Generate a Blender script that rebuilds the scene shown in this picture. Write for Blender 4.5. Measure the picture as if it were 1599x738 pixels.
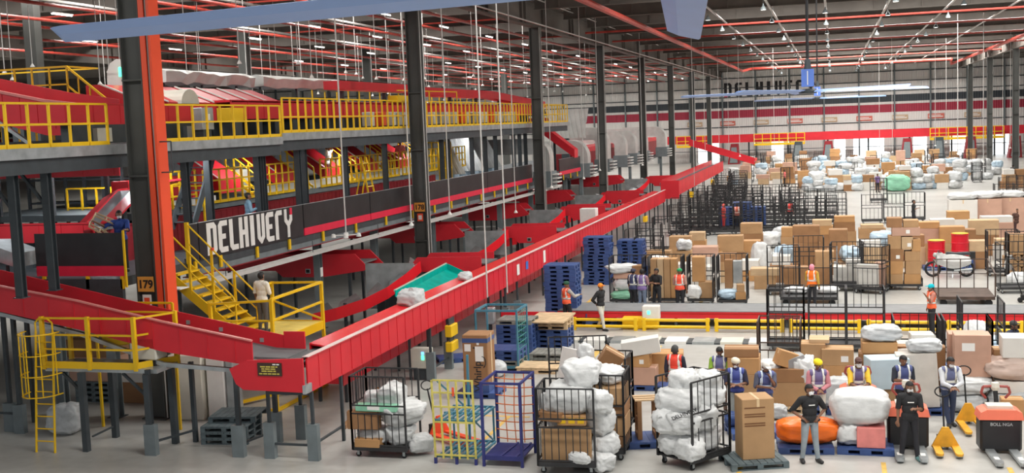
import bpy, bmesh, math, random
import numpy as np
from mathutils import Vector, Matrix, noise
PI = math.pi
R = random.Random(7)
for o in list(bpy.data.objects): bpy.data.objects.remove(o)
scene = bpy.context.scene
col = scene.collection

# ---------------------------------------------------------------- camera
def cam_axes(yaw, pitch, roll):
    F = Vector((-math.sin(yaw), math.cos(yaw), 0)); Rt = Vector((math.cos(yaw), math.sin(yaw), 0)); U = Vector((0, 0, 1))
    F, U = F*math.cos(pitch) - U*math.sin(pitch), U*math.cos(pitch) + F*math.sin(pitch)
    Rt, U = Rt*math.cos(roll) + U*math.sin(roll), U*math.cos(roll) - Rt*math.sin(roll)
    return F, Rt, U
CF, CR, CU = cam_axes(0.275053, 0.0976467, -0.0386197)
CAM = Vector((0, 0, 7.515))
cd = bpy.data.cameras.new('camera'); cam = bpy.data.objects.new('camera', cd); col.objects.link(cam)
m = Matrix((CR, CU, -CF)).transposed().to_4x4(); m.translation = CAM
cam.matrix_world = m
cd.sensor_width = 36.0; cd.lens = 1794.58*36/1599; cd.clip_end = 600; cd.clip_start = .1
scene.camera = cam
def screen_x(p):
    d = Vector(p) - CAM
    return 800 + 1794.58*d.dot(CR)/max(.1, d.dot(CF))

# ---------------------------------------------------------------- world, daylight, exposure
vs = scene.view_settings
vs.view_transform = 'Standard'; vs.look = 'None'; vs.gamma = 1.0; vs.use_curve_mapping = False
vs.exposure = 0.36
scene.cycles.use_denoising = True
scene.cycles.max_bounces = 6; scene.cycles.diffuse_bounces = 4; scene.cycles.glossy_bounces = 2
scene.cycles.transmission_bounces = 4; scene.cycles.transparent_max_bounces = 8
scene.cycles.sample_clamp_indirect = 6.0
w = bpy.data.worlds.new('daylight'); scene.world = w; w.use_nodes = True
bg = w.node_tree.nodes['Background']; bg.inputs[0].default_value = (.93, .96, 1, 1); bg.inputs[1].default_value = 0.36
def area(name, loc, sx, sy, power, color=(1, .97, .92), rot=(0, 0, 0), spread=PI):
    l = bpy.data.lights.new(name, 'AREA'); l.shape = 'RECTANGLE'; l.size = sx; l.size_y = sy; l.energy = power; l.color = color; l.spread = spread
    o = bpy.data.objects.new(name, l); col.objects.link(o); o.location = loc; o.rotation_euler = rot
    return o
ROOF = 15.6
# area lamps added as overhead daylight between the rafters: one run per bay, over the open floor and over the mezzanine
for k in range(11):
    y = 16.3 + 15.6*k
    area('daylight_lamp', (5.5, y, ROOF-.25), 28, 2.2, 3600 if k < 8 else 5600)
    area('daylight_lamp', (-36, y, ROOF-.25), 30, 1.6, 2700)
for k in range(4):
    area('daylight_lamp', (-75, 60 + 35*k, ROOF-.25), 40, 2, 1500)

# ---------------------------------------------------------------- materials
MATS = {}
def mat(name, c, rough=.6, metal=0., var=.12, scale=3., bump=0., emit=None, spec=.4, alpha=1.):
    if name in MATS: return MATS[name]
    ma = bpy.data.materials.new(name); ma.use_nodes = True; nt = ma.node_tree; b = nt.nodes['Principled BSDF']
    b.inputs['Roughness'].default_value = rough; b.inputs['Metallic'].default_value = metal
    b.inputs['Specular IOR Level'].default_value = spec
    tc = nt.nodes.new('ShaderNodeTexCoord')
    nz = nt.nodes.new('ShaderNodeTexNoise'); nz.inputs['Scale'].default_value = scale; nz.inputs['Detail'].default_value = 5
    nt.links.new(tc.outputs['Object'], nz.inputs['Vector'])
    rp = nt.nodes.new('ShaderNodeValToRGB'); rp.color_ramp.elements[0].position = .3; rp.color_ramp.elements[1].position = .7
    lo = tuple(max(0, v*(1-var)) for v in c); hi = tuple(min(1, v*(1+var)) for v in c)
    rp.color_ramp.elements[0].color = (*lo, 1); rp.color_ramp.elements[1].color = (*hi, 1)
    nt.links.new(nz.outputs['Fac'], rp.inputs['Fac']); nt.links.new(rp.outputs['Color'], b.inputs['Base Color'])
    if bump:
        bp = nt.nodes.new('ShaderNodeBump'); bp.inputs['Strength'].default_value = bump; bp.inputs['Distance'].default_value = .05
        nt.links.new(nz.outputs['Fac'], bp.inputs['Height']); nt.links.new(bp.outputs['Normal'], b.inputs['Normal'])
    if emit:
        b.inputs['Emission Color'].default_value = (*emit[0], 1); b.inputs['Emission Strength'].default_value = emit[1]
    if alpha < 1: b.inputs['Alpha'].default_value = alpha
    MATS[name] = ma
    return ma
RED = mat('red_paint', (.62, .022, .035), .38, var=.1, scale=.8)
REDS = mat('red_skirt_paint', (.70, .018, .028), .22, var=.06, scale=.6)
DRED = mat('dark_red_panel', (.22, .012, .018), .5)
YEL = mat('yellow_paint', (.80, .50, .012), .42, var=.08, scale=1.2)
YELP = mat('pale_yellow_deck', (.72, .54, .12), .6, var=.12)
GRYD = mat('dark_grey_steel', (.045, .055, .062), .5, var=.15)
GRY = mat('grey_steel', (.16, .19, .20), .5, var=.12)
GALV = mat('galvanised_sheet', (.42, .45, .46), .36, .55, var=.22, scale=2.5)
DUCT = mat('aluminium_duct', (.58, .58, .56), .42, .45, var=.12, scale=1.6, bump=.06)
STEEL = mat('column_paint', (.062, .064, .060), .6, var=.18, scale=.7)
ORG = mat('orange_red_paint', (.80, .085, .03), .4, var=.08, scale=.6)
PIPE = mat('sprinkler_red', (.42, .05, .035), .4, var=.2)
WHITE = mat('white_paint', (.72, .71, .68), .5, var=.06)
CREAM = mat('cream_panel', (.62, .60, .52), .5, var=.05)
BLACK = mat('black_board', (.022, .022, .024), .42, var=.3, scale=1.5)
STRIPE = mat('red_stripe', (.72, .02, .06), .4, var=.05)
RUB = mat('black_rubber', (.015, .015, .016), .7)
CAGE = mat('cage_steel', (.032, .032, .034), .5, .2, var=.3)
CAGEB = mat('rusty_cage_steel', (.085, .055, .042), .6, .2, var=.35)
BLUEP = mat('blue_plastic', (.045, .085, .235), .45, var=.15)
NAVY = mat('navy_frame', (.03, .035, .16), .45)
TEALF = mat('teal_frame', (.06, .20, .28), .45, var=.2)
WOOD = mat('plywood', (.55, .40, .24), .7, var=.2, scale=4)
WOODG = mat('weathered_wood', (.20, .20, .18), .8, var=.3, scale=5)
CARD = [mat('cardboard_tan', (.41, .245, .12), .75, var=.1, scale=2), mat('cardboard_brown', (.30, .155, .07), .75, var=.12, scale=2),
        mat('cardboard_orange', (.47, .255, .105), .7, var=.1, scale=2), mat('cardboard_pale', (.52, .36, .21), .75, var=.1, scale=2),
        mat('carton_white', (.66, .64, .60), .6, var=.05, scale=2), mat('carton_pinkish', (.50, .30, .22), .7, var=.1, scale=2)]
TAPE = mat('packing_tape', (.62, .45, .26), .3, var=.1)
PAPER = mat('white_label_paper', (.78, .77, .74), .7, var=.04)
SACK = mat('white_woven_sack', (.62, .63, .63), .5, var=.10, scale=6, bump=.35)
SACKG = mat('grey_plastic_sack', (.52, .54, .55), .4, var=.14, scale=5, bump=.3)
SACKB = mat('pale_blue_sack', (.42, .55, .66), .4, var=.18, scale=5, bump=.3)
ORSACK = mat('orange_film', (.85, .16, .015), .28, var=.12, scale=4, bump=.2)
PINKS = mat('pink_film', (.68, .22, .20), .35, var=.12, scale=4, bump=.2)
GREENS = mat('green_film', (.25, .55, .38), .35, var=.15, scale=4, bump=.2)
TEAL = mat('teal_plastic', (.0, .38, .32), .25, var=.15)
SKIN = mat('brown_skin', (.22, .105, .062), .6, var=.06, scale=9)
HAIR = mat('black_hair', (.012, .010, .010), .6)
BELT = mat('conveyor_belt', (.13, .135, .14), .6, var=.08)
LAMPW = mat('lamp_glow', (.9, .9, .9), .4, emit=((1, .97, .9), 6.))
TUBEW = mat('tube_glow', (.9, .9, .9), .4, emit=((1, .98, .95), 5.))
FANB = mat('fan_blue', (.30, .46, .85), .35, var=.04)
FANM = mat('fan_motor_blue', (.12, .22, .62), .35)
CONDUIT = mat('white_conduit', (.52, .51, .49), .45, var=.06)
GRNLED = mat('green_light', (.1, .9, .5), .4, emit=((.05, 1, .45), 3.))
BLULED = mat('blue_light', (.1, .3, .9), .4, emit=((.1, .35, 1), 2.5))
ROOFM = mat('roof_sheet', (.24, .215, .19), .7, var=.2)
RAFT = mat('rafter_paint', (.15, .135, .12), .65, var=.2, scale=.5)

# ---------------------------------------------------------------- mesh helpers
class MB:
    def __init__(s): s.v = []; s.f = []; s.sm = False
    def add(s, vs, fs):
        n = len(s.v); s.v += [tuple(v) for v in vs]; s.f += [tuple(i+n for i in f) for f in fs]
    def box(s, x0, x1, y0, y1, z0, z1):
        s.add([(x0,y0,z0),(x1,y0,z0),(x1,y1,z0),(x0,y1,z0),(x0,y0,z1),(x1,y0,z1),(x1,y1,z1),(x0,y1,z1)],
              [(0,3,2,1),(4,5,6,7),(0,1,5,4),(1,2,6,5),(2,3,7,6),(3,0,4,7)]); return s
    def bar(s, a, b, w, h=None, up=(0,0,1)):
        a = Vector(a); b = Vector(b); d = (b-a).normalized(); up = Vector(up)
        if abs(d.dot(up)) > .98: up = Vector((1,0,0))
        x = d.cross(up).normalized()*(w/2); y = d.cross(x).normalized()*((h or w)/2)
        vs = [p + sx*x + sy*y for p in (a, b) for sx, sy in ((-1,-1),(1,-1),(1,1),(-1,1))]
        s.add(vs, [(0,1,2,3),(7,6,5,4),(0,4,5,1),(1,5,6,2),(2,6,7,3),(3,7,4,0)]); return s
    def tube(s, a, b, r, n=8, r2=None):
        a = Vector(a); b = Vector(b); d = (b-a).normalized(); up = Vector((0,0,1)) if abs(d.z) < .95 else Vector((1,0,0))
        x = d.cross(up).normalized(); y = d.cross(x).normalized(); r2 = r if r2 is None else r2
        vs = [p + q*(math.cos(t*2*PI/n)*x + math.sin(t*2*PI/n)*y) for p, q in ((a, r), (b, r2)) for t in range(n)]
        s.add(vs, [tuple(range(n)), tuple(range(2*n-1, n-1, -1))] + [(t, t+n, (t+1) % n+n, (t+1) % n) for t in range(n)]); return s
    def path(s, pts, r, n=6):
        for a, b in zip(pts, pts[1:]): s.tube(a, b, r, n)
        return s
    def prism(s, pts, axis, t0, t1):
        # polygon pts (2-D) in the plane across axis, extruded from t0 to t1
        def P(p, t): return {'x': (t, p[0], p[1]), 'y': (p[0], t, p[1]), 'z': (p[0], p[1], t)}[axis]
        n = len(pts)
        s.add([P(p, t0) for p in pts] + [P(p, t1) for p in pts], [tuple(range(n)), tuple(range(2*n-1, n-1, -1))] + [(i, (i+1) % n, (i+1) % n+n, i+n) for i in range(n)]); return s
    def lathe(s, prof, n=16, c=(0,0,0)):
        m = len(prof); vs = [(c[0]+r*math.cos(2*PI*i/n), c[1]+r*math.sin(2*PI*i/n), c[2]+z) for i in range(n) for r, z in prof]
        s.add(vs, [(i*m+j, ((i+1) % n)*m+j, ((i+1) % n)*m+j+1, i*m+j+1) for i in range(n) for j in range(m-1)]); return s
    def ell(s, c, r, n=12, m=8):
        vs = [(c[0]+r[0]*math.sin(PI*j/m)*math.cos(2*PI*i/n), c[1]+r[1]*math.sin(PI*j/m)*math.sin(2*PI*i/n), c[2]+r[2]*math.cos(PI*j/m)) for i in range(n) for j in range(m+1)]
        k = m+1
        s.add(vs, [(i*k+j, i*k+j+1, ((i+1) % n)*k+j+1, ((i+1) % n)*k+j) for i in range(n) for j in range(m)]); return s
    def xf(s, M):
        s.v = [tuple(M @ Vector(v)) for v in s.v]; return s
    def mesh(s, name, m, smooth=False):
        me = bpy.data.meshes.new(name); me.from_pydata(s.v, [], s.f)
        bm = bmesh.new(); bm.from_mesh(me); bmesh.ops.remove_doubles(bm, verts=bm.verts, dist=1e-5); bmesh.ops.recalc_face_normals(bm, faces=bm.faces); bm.to_mesh(me); bm.free()
        if m: me.materials.append(m)
        if smooth:
            for p in me.polygons: p.use_smooth = True
        return me
    def build(s, name, m, parent=None, loc=(0,0,0), rz=0, smooth=False):
        return link(name, s.mesh(name, m, smooth), parent, loc, rz)
def link(name, me, parent=None, loc=(0,0,0), rz=0):
    o = bpy.data.objects.new(name, me); col.objects.link(o); o.parent = parent
    o.location = loc; o.rotation_euler = (0, 0, rz); return o
def tag(o, label, cat, group=None, kind=None):
    o['label'] = label; o['category'] = cat
    if group: o['group'] = group
    if kind: o['kind'] = kind
    return o
def thing(name, label, cat, loc=(0,0,0), rz=0, group=None):
    return tag(link(name, None, None, loc, rz), label, cat, group)
def struct(o): o['kind'] = 'structure'; return o
def dup(root, loc, rz=None, label=None, group=None, scale=None):
    r = root.copy(); col.objects.link(r); r.location = loc
    if rz is not None: r.rotation_euler = (0, 0, rz)
    if scale: r.scale = scale
    if label: r['label'] = label
    if group: r['group'] = group
    for ch in list(root.children):
        c = ch.copy(); col.objects.link(c); c.parent = r
        for g in list(ch.children):
            d = g.copy(); col.objects.link(d); d.parent = c
    return r
ORD = ['first','second','third','fourth','fifth','sixth','seventh','eighth','ninth','tenth','eleventh','twelfth','thirteenth','fourteenth','fifteenth','sixteenth','seventeenth','eighteenth','nineteenth']
TENS = {20: 'twent', 30: 'thirt', 40: 'fort', 50: 'fift', 60: 'sixt', 70: 'sevent', 80: 'eight', 90: 'ninet'}
def ordinal(i):
    if i < 19: return ORD[i]
    n = i+1; t = n//10*10
    if n > 99: return 'hundred and ' + ordinal(n-101) if n > 100 else 'hundredth'
    return TENS[t] + ('ieth' if n == t else 'y-' + ORD[n-t-1])
def number_off(objs, fmt, key=None):
    # labels that tell look-alikes apart by their order from the left of the picture
    objs = sorted(objs, key=key or (lambda o: screen_x(o.matrix_world.translation if o.parent else o.location)))
    for i, o in enumerate(objs): o['label'] = fmt.replace('#', ordinal(i))
def rbox(w, d, h, bev=.01):
    bm = bmesh.new(); bmesh.ops.create_cube(bm, size=1)
    for v in bm.verts: v.co = Vector((v.co.x*w, v.co.y*d, (v.co.z+.5)*h))
    bmesh.ops.bevel(bm, geom=list(bm.edges), offset=bev, segments=1, affect='EDGES')
    mb = MB(); bm.verts.ensure_lookup_table()
    mb.add([v.co[:] for v in bm.verts], [[v.index for v in f.verts] for f in bm.faces]); bm.free(); return mb
def text(name, s, size, m, parent, loc, rot, ext=.004, bold=0., align='CENTER'):
    cu = bpy.data.curves.new(name, 'FONT'); cu.body = s; cu.size = size; cu.extrude = ext; cu.offset = bold; cu.align_x = align; cu.align_y = 'CENTER'
    t = bpy.data.objects.new(name, cu); col.objects.link(t)
    dg = bpy.context.evaluated_depsgraph_get(); me = bpy.data.meshes.new_from_object(t.evaluated_get(dg))
    bpy.data.objects.remove(t); me.materials.clear(); me.materials.append(m)
    o = link(name, me, parent, loc); o.rotation_euler = rot; return o
FACE_Y = (PI/2, 0, 0)          # lettering that faces the camera's side (-Y)
FACE_X = (PI/2, 0, PI/2)       # lettering that faces +X

# ================================================================ the hall
def concrete():
    ma = bpy.data.materials.new('polished_concrete'); ma.use_nodes = True; nt = ma.node_tree; b = nt.nodes['Principled BSDF']
    tc = nt.nodes.new('ShaderNodeTexCoord')
    n1 = nt.nodes.new('ShaderNodeTexNoise'); n1.inputs['Scale'].default_value = .25; n1.inputs['Detail'].default_value = 8
    n2 = nt.nodes.new('ShaderNodeTexNoise'); n2.inputs['Scale'].default_value = 3; n2.inputs['Detail'].default_value = 6
    for n in (n1, n2): nt.links.new(tc.outputs['Object'], n.inputs['Vector'])
    mx = nt.nodes.new('ShaderNodeMath'); mx.operation = 'ADD'; nt.links.new(n1.outputs['Fac'], mx.inputs[0])
    m2 = nt.nodes.new('ShaderNodeMath'); m2.operation = 'MULTIPLY'; m2.inputs[1].default_value = .5; nt.links.new(n2.outputs['Fac'], m2.inputs[0]); nt.links.new(m2.outputs[0], mx.inputs[1])
    rp = nt.nodes.new('ShaderNodeValToRGB'); e = rp.color_ramp.elements
    e[0].position = .5; e[0].color = (.34, .335, .315, 1); e[1].position = .95; e[1].color = (.47, .465, .44, 1)
    nt.links.new(mx.outputs[0], rp.inputs['Fac']); nt.links.new(rp.outputs['Color'], b.inputs['Base Color'])
    b.inputs['Roughness'].default_value = .33; b.inputs['Specular IOR Level'].default_value = .45
    return ma
struct(MB().box(-170, 70, -12, 191, -.3, 0).build('floor', concrete()))
struct(MB().box(-170, 70, 8, 191, ROOF, ROOF+.2).build('ceiling', ROOFM))
# far wall: corrugated cladding in bands
def cladding(name, c):
    ma = bpy.data.materials.new(name); ma.use_nodes = True; nt = ma.node_tree; b = nt.nodes['Principled BSDF']
    b.inputs['Base Color'].default_value = (*c, 1); b.inputs['Roughness'].default_value = .55
    tc = nt.nodes.new('ShaderNodeTexCoord'); wv = nt.nodes.new('ShaderNodeTexWave'); wv.inputs['Scale'].default_value = .9; wv.bands_direction = 'X'
    bp = nt.nodes.new('ShaderNodeBump'); bp.inputs['Strength'].default_value = .5; bp.inputs['Distance'].default_value = .06
    nt.links.new(tc.outputs['Object'], wv.inputs['Vector']); nt.links.new(wv.outputs['Fac'], bp.inputs['Height']); nt.links.new(bp.outputs['Normal'], b.inputs['Normal'])
    return ma
CLW = cladding('white_cladding', (.74, .725, .70)); CLB = cladding('black_cladding', (.035, .045, .055)); CLR = cladding('red_cladding', (.36, .02, .05))
WY = 190.0
DOORX = [-19.69, -8.68, 0.94, 5.31, 12.94, 18.55, 24.51]
DOORW = [3.4, 1.9, 1.7, 4.6, 2.0, 2.4, 2.6]
wm = MB(); xs = [-170]
for x, wd in zip(DOORX, DOORW): xs += [x-wd/2, x+wd/2]
xs.append(70)
for a, b in zip(xs[::2], xs[1::2]): wm.box(a, b, WY, WY+.3, 0, 3.4)
wm.box(-170, 70, WY, WY+.3, 3.4, 7.05); wm.box(-170, 70, WY, WY+.3, 8.3, 8.68); wm.box(-170, 70, WY, WY+.3, 9.75, ROOF)
struct(wm.build('wall_back', CLW))
struct(MB().box(-170, 70, WY-.02, WY+.3, 8.68, 9.75).build('trim_1', CLB))
struct(MB().box(-170, 70, WY-.02, WY+.3, 7.05, 8.3).build('trim_2', CLR))
DAY = mat('bright_outdoors', (.9, .95, 1), .5, var=.02, emit=((.93, .98, 1), 1.6))
for i, (x, wd) in enumerate(zip(DOORX, DOORW)):
    struct(MB().box(x-wd/2, x+wd/2, WY+.1, WY+.15, 0, 3.4).build('door_%d' % (i+1), DAY))
for i in range(30):
    x = -118 + 5.3*i
    struct(MB().box(x-.11, x+.11, WY-.35, WY-.03, 0, ROOF).build('wall_post', GRY))
for z in (5.6, 10.35, 11.85, 13.4, 14.8):
    struct(MB().box(-170, 70, WY-.12, WY-.03, z-.07, z+.07).build('girt', GRYD))
struct(MB().box(-170.3, -170, -12, 191, 0, ROOF).build('wall_left', CLW))

# letter shapes of the company mark on a 0..1 x 0..1 cell, as outlines
def glyphs():
    t = .36
    g = {}
    g['D'] = ([(0,0),(.72,0),(.94,.13),(.94,.87),(.72,1),(0,1)], [(t,.18),(.60,.18),(.60,.82),(t,.82)])
    g['E'] = ([(.22,0),(.9,0),(.9,.17),(t,.17),(t,.42),(.72,.42),(.72,.58),(t,.58),(t,.83),(.9,.83),(.9,1),(.22,1),(0,.87),(0,.13)], None)
    g['L'] = ([(0,.13),(.22,0),(.86,0),(.86,.17),(t,.17),(t,1),(0,1)], None)
    g['H'] = ([(0,0),(t,0),(t,.42),(.58,.42),(.58,0),(.94,0),(.94,1),(.58,1),(.58,.58),(t,.58),(t,1),(0,1)], None)
    g['I'] = ([(.26,0),(.68,0),(.68,1),(.26,1)], None)
    g['V'] = ([(.47,0),(.60,0),(.94,.2),(.96,1),(.62,1),(.62,.26),(.535,.19),(.45,.26),(.45,1),(.11,1),(.11,.2)], None)
    g['R'] = ([(0,0),(t,0),(t,.83),(.82,.83),(.82,1),(.22,1),(0,.87)], None)
    g['Y'] = ([(.33,0),(.63,0),(.63,.40),(.96,.58),(.96,.78),(.66,.78),(.66,.66),(.48,.56),(.30,.66),(.30,1),(0,1),(0,.58),(.33,.40)], None)
    return g
GL = glyphs()
def poly_text(s, cw, ch, gap, t):
    mb = MB(); x = 0
    for c in s:
        wid = cw*(.62 if c == 'I' else .9 if c == 'L' else 1); out, hole = GL[c]
        off = -.18*cw if c == 'I' else 0
        P = lambda p: (x+off+p[0]*cw, p[1]*ch)
        if hole:
            mb.prism([P(p) for p in (out[0], out[1], hole[1], hole[0])], 'y', 0, t)
            mb.prism([P(p) for p in (out[1], out[2], out[3], out[4], hole[2], hole[1])], 'y', 0, t)
            mb.prism([P(p) for p in (out[4], out[5], hole[3], hole[2])], 'y', 0, t)
            mb.prism([P(p) for p in (out[5], out[0], hole[0], hole[3])], 'y', 0, t)
        else: mb.prism([P(p) for p in out], 'y', 0, t)
        x += wid + gap
    return mb, x-gap
sg = thing('wall_lettering', 'large dark company lettering high on the far white wall', 'sign', (-16.99, WY-.04, 10.45))
mb, tw = poly_text('DELHIVERY', 1.28, 2.25, .42, .02); mb.build('letters', BLACK, sg)
MB().box(-.02, .5, -.005, .0, .0, .34).build('red_corner', STRIPE, sg)

# roof frame: rafters across, one object each
i = 0
y = 29.3
while y < 188:
    for x0, x1 in ((-17.3, 18.2), (-54, -17.9), (18.6, 55)):
        mb = MB(); mb.box(x0, x1, y-.03, y+.03, 14.35, 15.45); mb.box(x0, x1, y-.14, y+.14, 14.3, 14.37); mb.box(x0, x1, y-.14, y+.14, 15.43, 15.5)
        k = x0+1.5
        while k < x1: mb.box(k-.04, k+.04, y-.12, y+.12, 14.35, 15.45); k += 3.1
        struct(mb.build('rafter', RAFT))
    y += 7.8
for k in range(4):
    struct(MB().box(-115, -54, 60+34*k-.15, 60+34*k+.15, 14.2, 15.4).build('rafter', RAFT))
for x in (-17.6, 18.4, -54):
    for k in range(8):
        y0 = 26.7+20.8*k
        mb = MB(); mb.box(x-.05, x+.05, y0, y0+20.8, 13.35, 14.8); mb.box(x-.22, x+.22, y0, y0+20.8, 13.3, 13.38); mb.box(x-.22, x+.22, y0, y0+20.8, 14.78, 14.86)
        for q in range(3):
            for e in (0, .9): mb.box(x-.2, x+.2, y0+2.6+7.8*q+e-.05, y0+2.6+7.8*q+e+.05, 13.35, 14.8)
        struct(mb.build('girder', RAFT))

# steel columns
def column(x, y, label, number=None, orange=False, h=13.3):
    t = thing('steel_column', label, 'column', (x, y, 0))
    mb = MB(); mb.box(-.30, -.265, -.22, .22, 0, h); mb.box(.265, .30, -.22, .22, 0, h); mb.box(-.27, .27, -.10, -.06, 0, h); mb.box(-.27, .27, .06, .10, 0, h); mb.box(-.36, .36, -.3, .3, 0, .04)
    mb.build('shaft', STEEL, t)
    for z in (2.5, 6.5, 9): MB().box(-.31, .31, -.23, .23, z, z+.05).build('splice_plate', STEEL, t)
    c = MB(); c.tube((.33, -.16, 0), (.33, -.16, h), .022, 6)
    if not orange: c.tube((.35, .12, 0), (.35, .12, h), .018, 6)
    c.build('conduit', CONDUIT, t)
    if orange:
        o = MB(); o.box(.31, .46, -.22, -.19, 1.9, h); o.box(.31, .34, -.19, .24, 1.9, h); o.box(.55, .62, -.22, .24, 1.9, h); o.box(.34, .55, -.06, -.02, 1.9, h)
        o.build('orange_guard', ORG, t)
        k = MB(); k.path([(.49, -.15, 2.2), (.50, -.15, 6), (.48, -.15, 9), (.49, -.15, h)], .022, 6); k.tube((.53, -.15, 2.2), (.53, -.15, h), .012, 6); k.build('cable', CONDUIT, t)
        b = MB(); b.path([(.6, -.1, 6.6), (.95, -.1, 6.6), (.95, -.1, 7.4), (.62, -.1, 7.4)], .02, 6); b.build('bracket', GRYD, t)
    if number:
        zc, sz = number[1], number[2]
        p = MB().box(-.24, .24, -.25, -.235, zc-.2, zc+.2).build('number_plate', mat('plate_orange', (.72, .33, .06), .5), t)
        text('digits', number[0], .30, BLACK, p, (0, -.254, zc-.01), FACE_Y, .003, .010)
        q = MB().box(-.12, .14, -.25, -.238, zc-.62, zc-.28).build('notice', PAPER if orange else ORG, t)
        MB().box(-.07, .09, -.256, -.25, zc-.55, zc-.36).build('notice_symbol', ORG if orange else PAPER, q)
    return t
CX = -17.6
column(CX, 26.7, 'grey steel column numbered 179 with an orange red guard on its right side', 'column' and ('179', 3.66, 0), True)
column(CX, 47.8, 'dark steel column numbered 178 standing before the black fascia', ('178', 4.02, 0))
names = ['dark steel column at the end of the black fascia, third in its row', 'fourth column of the row on the left, behind the first grey ducts', 'fifth column of the left row, among the bent grey ducts', 'sixth column of the left row, beside the last tall bent duct', 'seventh column of the left row, past the grey ducts', 'eighth column of the left row, nearest the far wall']
for k in range(6): column(CX, 69.2+20.4*k, names[k])
for k in range(3): column(18.4, 131+20.8*k, ['right-hand steel column nearest the camera, at the frame edge', 'middle steel column of the right-hand row', 'right-hand steel column closest to the far wall'][k])
for k, (x, y) in enumerate([(-37.2, 48), (-37.2, 68.8), (-37.2, 89.6), (-54, 89.6), (-54, 110.4), (-37.2, 131)]):
    t = tag(MB().box(-.32, .32, -.26, .26, 0, 14.3).build('steel_column', STEEL, None, (x, y, 0)), 'dark steel column rising behind the mezzanine', 'column', 'columns behind the mezzanine')
    t['_n'] = 1
number_off([o for o in col.objects if o.get('_n')], 'dark steel column rising behind the mezzanine, # from the left')
for o in col.objects:
    if o.get('_n'): del o['_n']

# ceiling pipes, trays and lamps
def pipe(name, pts, r, m, label, cat='pipe', group=None, n=8):
    return tag(MB().path(pts, r, n).build(name, m), label, cat, group)
pipe('sprinkler_main', [(-11.45, 30, 13.25), (-11.45, 155.5, 13.25), (-10.6, 158.5, 13.6), (14.6, 158.5, 13.6), (15.5, 168, 13.3), (15.6, 60, 13.3)], .17, PIPE, 'thick red sprinkler main looping under the roof over the open floor')
for k, y in enumerate((81.56, 92, 107, 124, 141)):
    pipe('sprinkler_pipe', [(-17, y, 13.75), (34, y, 13.75)], .075, PIPE, 'red pipe across the roof over the open floor, %s from the camera' % ORD[k], group='red pipes across the roof')
XT = [-7.27, -3.71, -0.40, 3.33, 7.27, 11.45]
for k, x in enumerate(XT):
    t = thing('cable_tray', 'pale cable tray running away under the roof, %s from the left over the open floor' % ORD[k], 'cable tray', (x, 30, 14.05), 0, 'cable trays under the roof')
    MB().box(-.07, .07, 0, 150, -.03, .03).build('tray', CONDUIT, t)
    for q in range(14): MB().tube((0, 4+11*q, .03), (0, 4+11*q, .35), .012, 4).build('hanger', GRYD, t)
for k, (dx, z, r, m) in enumerate([(.45, 13.45, .05, PIPE), (.62, 13.4, .04, CONDUIT), (.45, 14.95, .06, CONDUIT), (.75, 14.95, .05, CONDUIT), (.95, 14.7, .04, CONDUIT)]):
    pipe('service_pipe', [(CX+dx, 27, z), (CX+dx, 188, z)], r, m, ['red pipe along the lower edge of the left girder', 'pale pipe just below the left girder', 'pale pipe on top of the left girder', 'second pale pipe above the left girder', 'thin pale pipe beside the top of the left girder'][k])
# left bay
for k, x in enumerate([-20.5, -23, -26, -29, -32.5, -36, -40, -44, -49]):
    pipe('sprinkler_pipe', [(x, 30, 13.5 - .12*(k % 3)), (x, 186, 13.5 - .12*(k % 3))], .08, PIPE, 'red pipe running away under the roof above the mezzanine, %s from the girder' % ORD[k], group='red pipes over the mezzanine')
for k in range(8):
    y = 52+17*k
    pipe('sprinkler_branch', [(-54, y, 13.95), (-18, y, 13.95)], .05, PIPE, 'thin red branch pipe across the roof above the mezzanine, %s from the camera' % ORD[k], group='red branch pipes')
for k, x in enumerate([-21.8, -27.6, -34, -42]):
    t = tag(MB().box(-.12, .12, 0, 150, -.05, .05).build('cable_tray', CONDUIT, None, (x, 32, 13.85)), 'pale cable tray under the roof above the mezzanine, %s from the girder' % ORD[k], 'cable tray', 'cable trays over the mezzanine')
# lamps
lm = MB().lathe([(0, .42), (.05, .42), (.06, .3), (.1, .28), (.16, .2), (.30, .06), (.30, 0), (.28, 0)], 12)
lampmesh = lm.mesh('lamp_housing', GRY, True); glow = MB().lathe([(0, .01), (.27, .01)], 12).mesh('lamp_lens', LAMPW); rod = MB().tube((0, 0, .42), (0, 0, .86), .012, 5).mesh('lamp_rod', GRYD)
proto = thing('high_bay_lamp', 'x', 'lamp', (XT[0], 62, 13.3), 0, 'high bay lamps over the open floor'); proto.scale = (.58, .58, .85)
link('housing', lampmesh, proto); link('lens', glow, proto); link('rod', rod, proto)
lamps = [proto]; LX = XT[:5]
for i in range(5):
    for j in range(13):
        if i or j: lamps.append(dup(proto, (LX[i], 62+9.4*j+(4.7 if i % 2 else 0), 13.3)))
for i in range(5):
    sub = [o for o in lamps if abs(o.location.x-LX[i]) < .1]
    for j, o in enumerate(sorted(sub, key=lambda o: o.location.y)): o['label'] = 'round high bay lamp, %s away in the %s row from the left' % (ORD[j], ORD[i])
tubem = MB().box(-.07, .07, -.75, .75, 0, .05).mesh('tube_body', CONDUIT); tg = MB().tube((0, -.72, -.03), (0, .72, -.03), .03, 6).mesh('tube', TUBEW)
tubes = []; trod = MB().tube((0, 0, .05), (0, 0, .52), .012, 5).mesh('tube_rod', GRYD)
for i, x in enumerate([-21.8, -27.6, -34, -42]):
    for j in range(15):
        t = thing('tube_light', 'x', 'lamp', (x, 46+9.2*j+(i % 2)*4, 13.3), 0, 'tube lights over the mezzanine')
        link('housing', tubem, t); link('tube', tg, t); link('rod', trod, t); tubes.append(t)
        t['label'] = 'white tube light above the mezzanine, %s away in the %s row' % (ORD[j], ORD[i])
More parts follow.
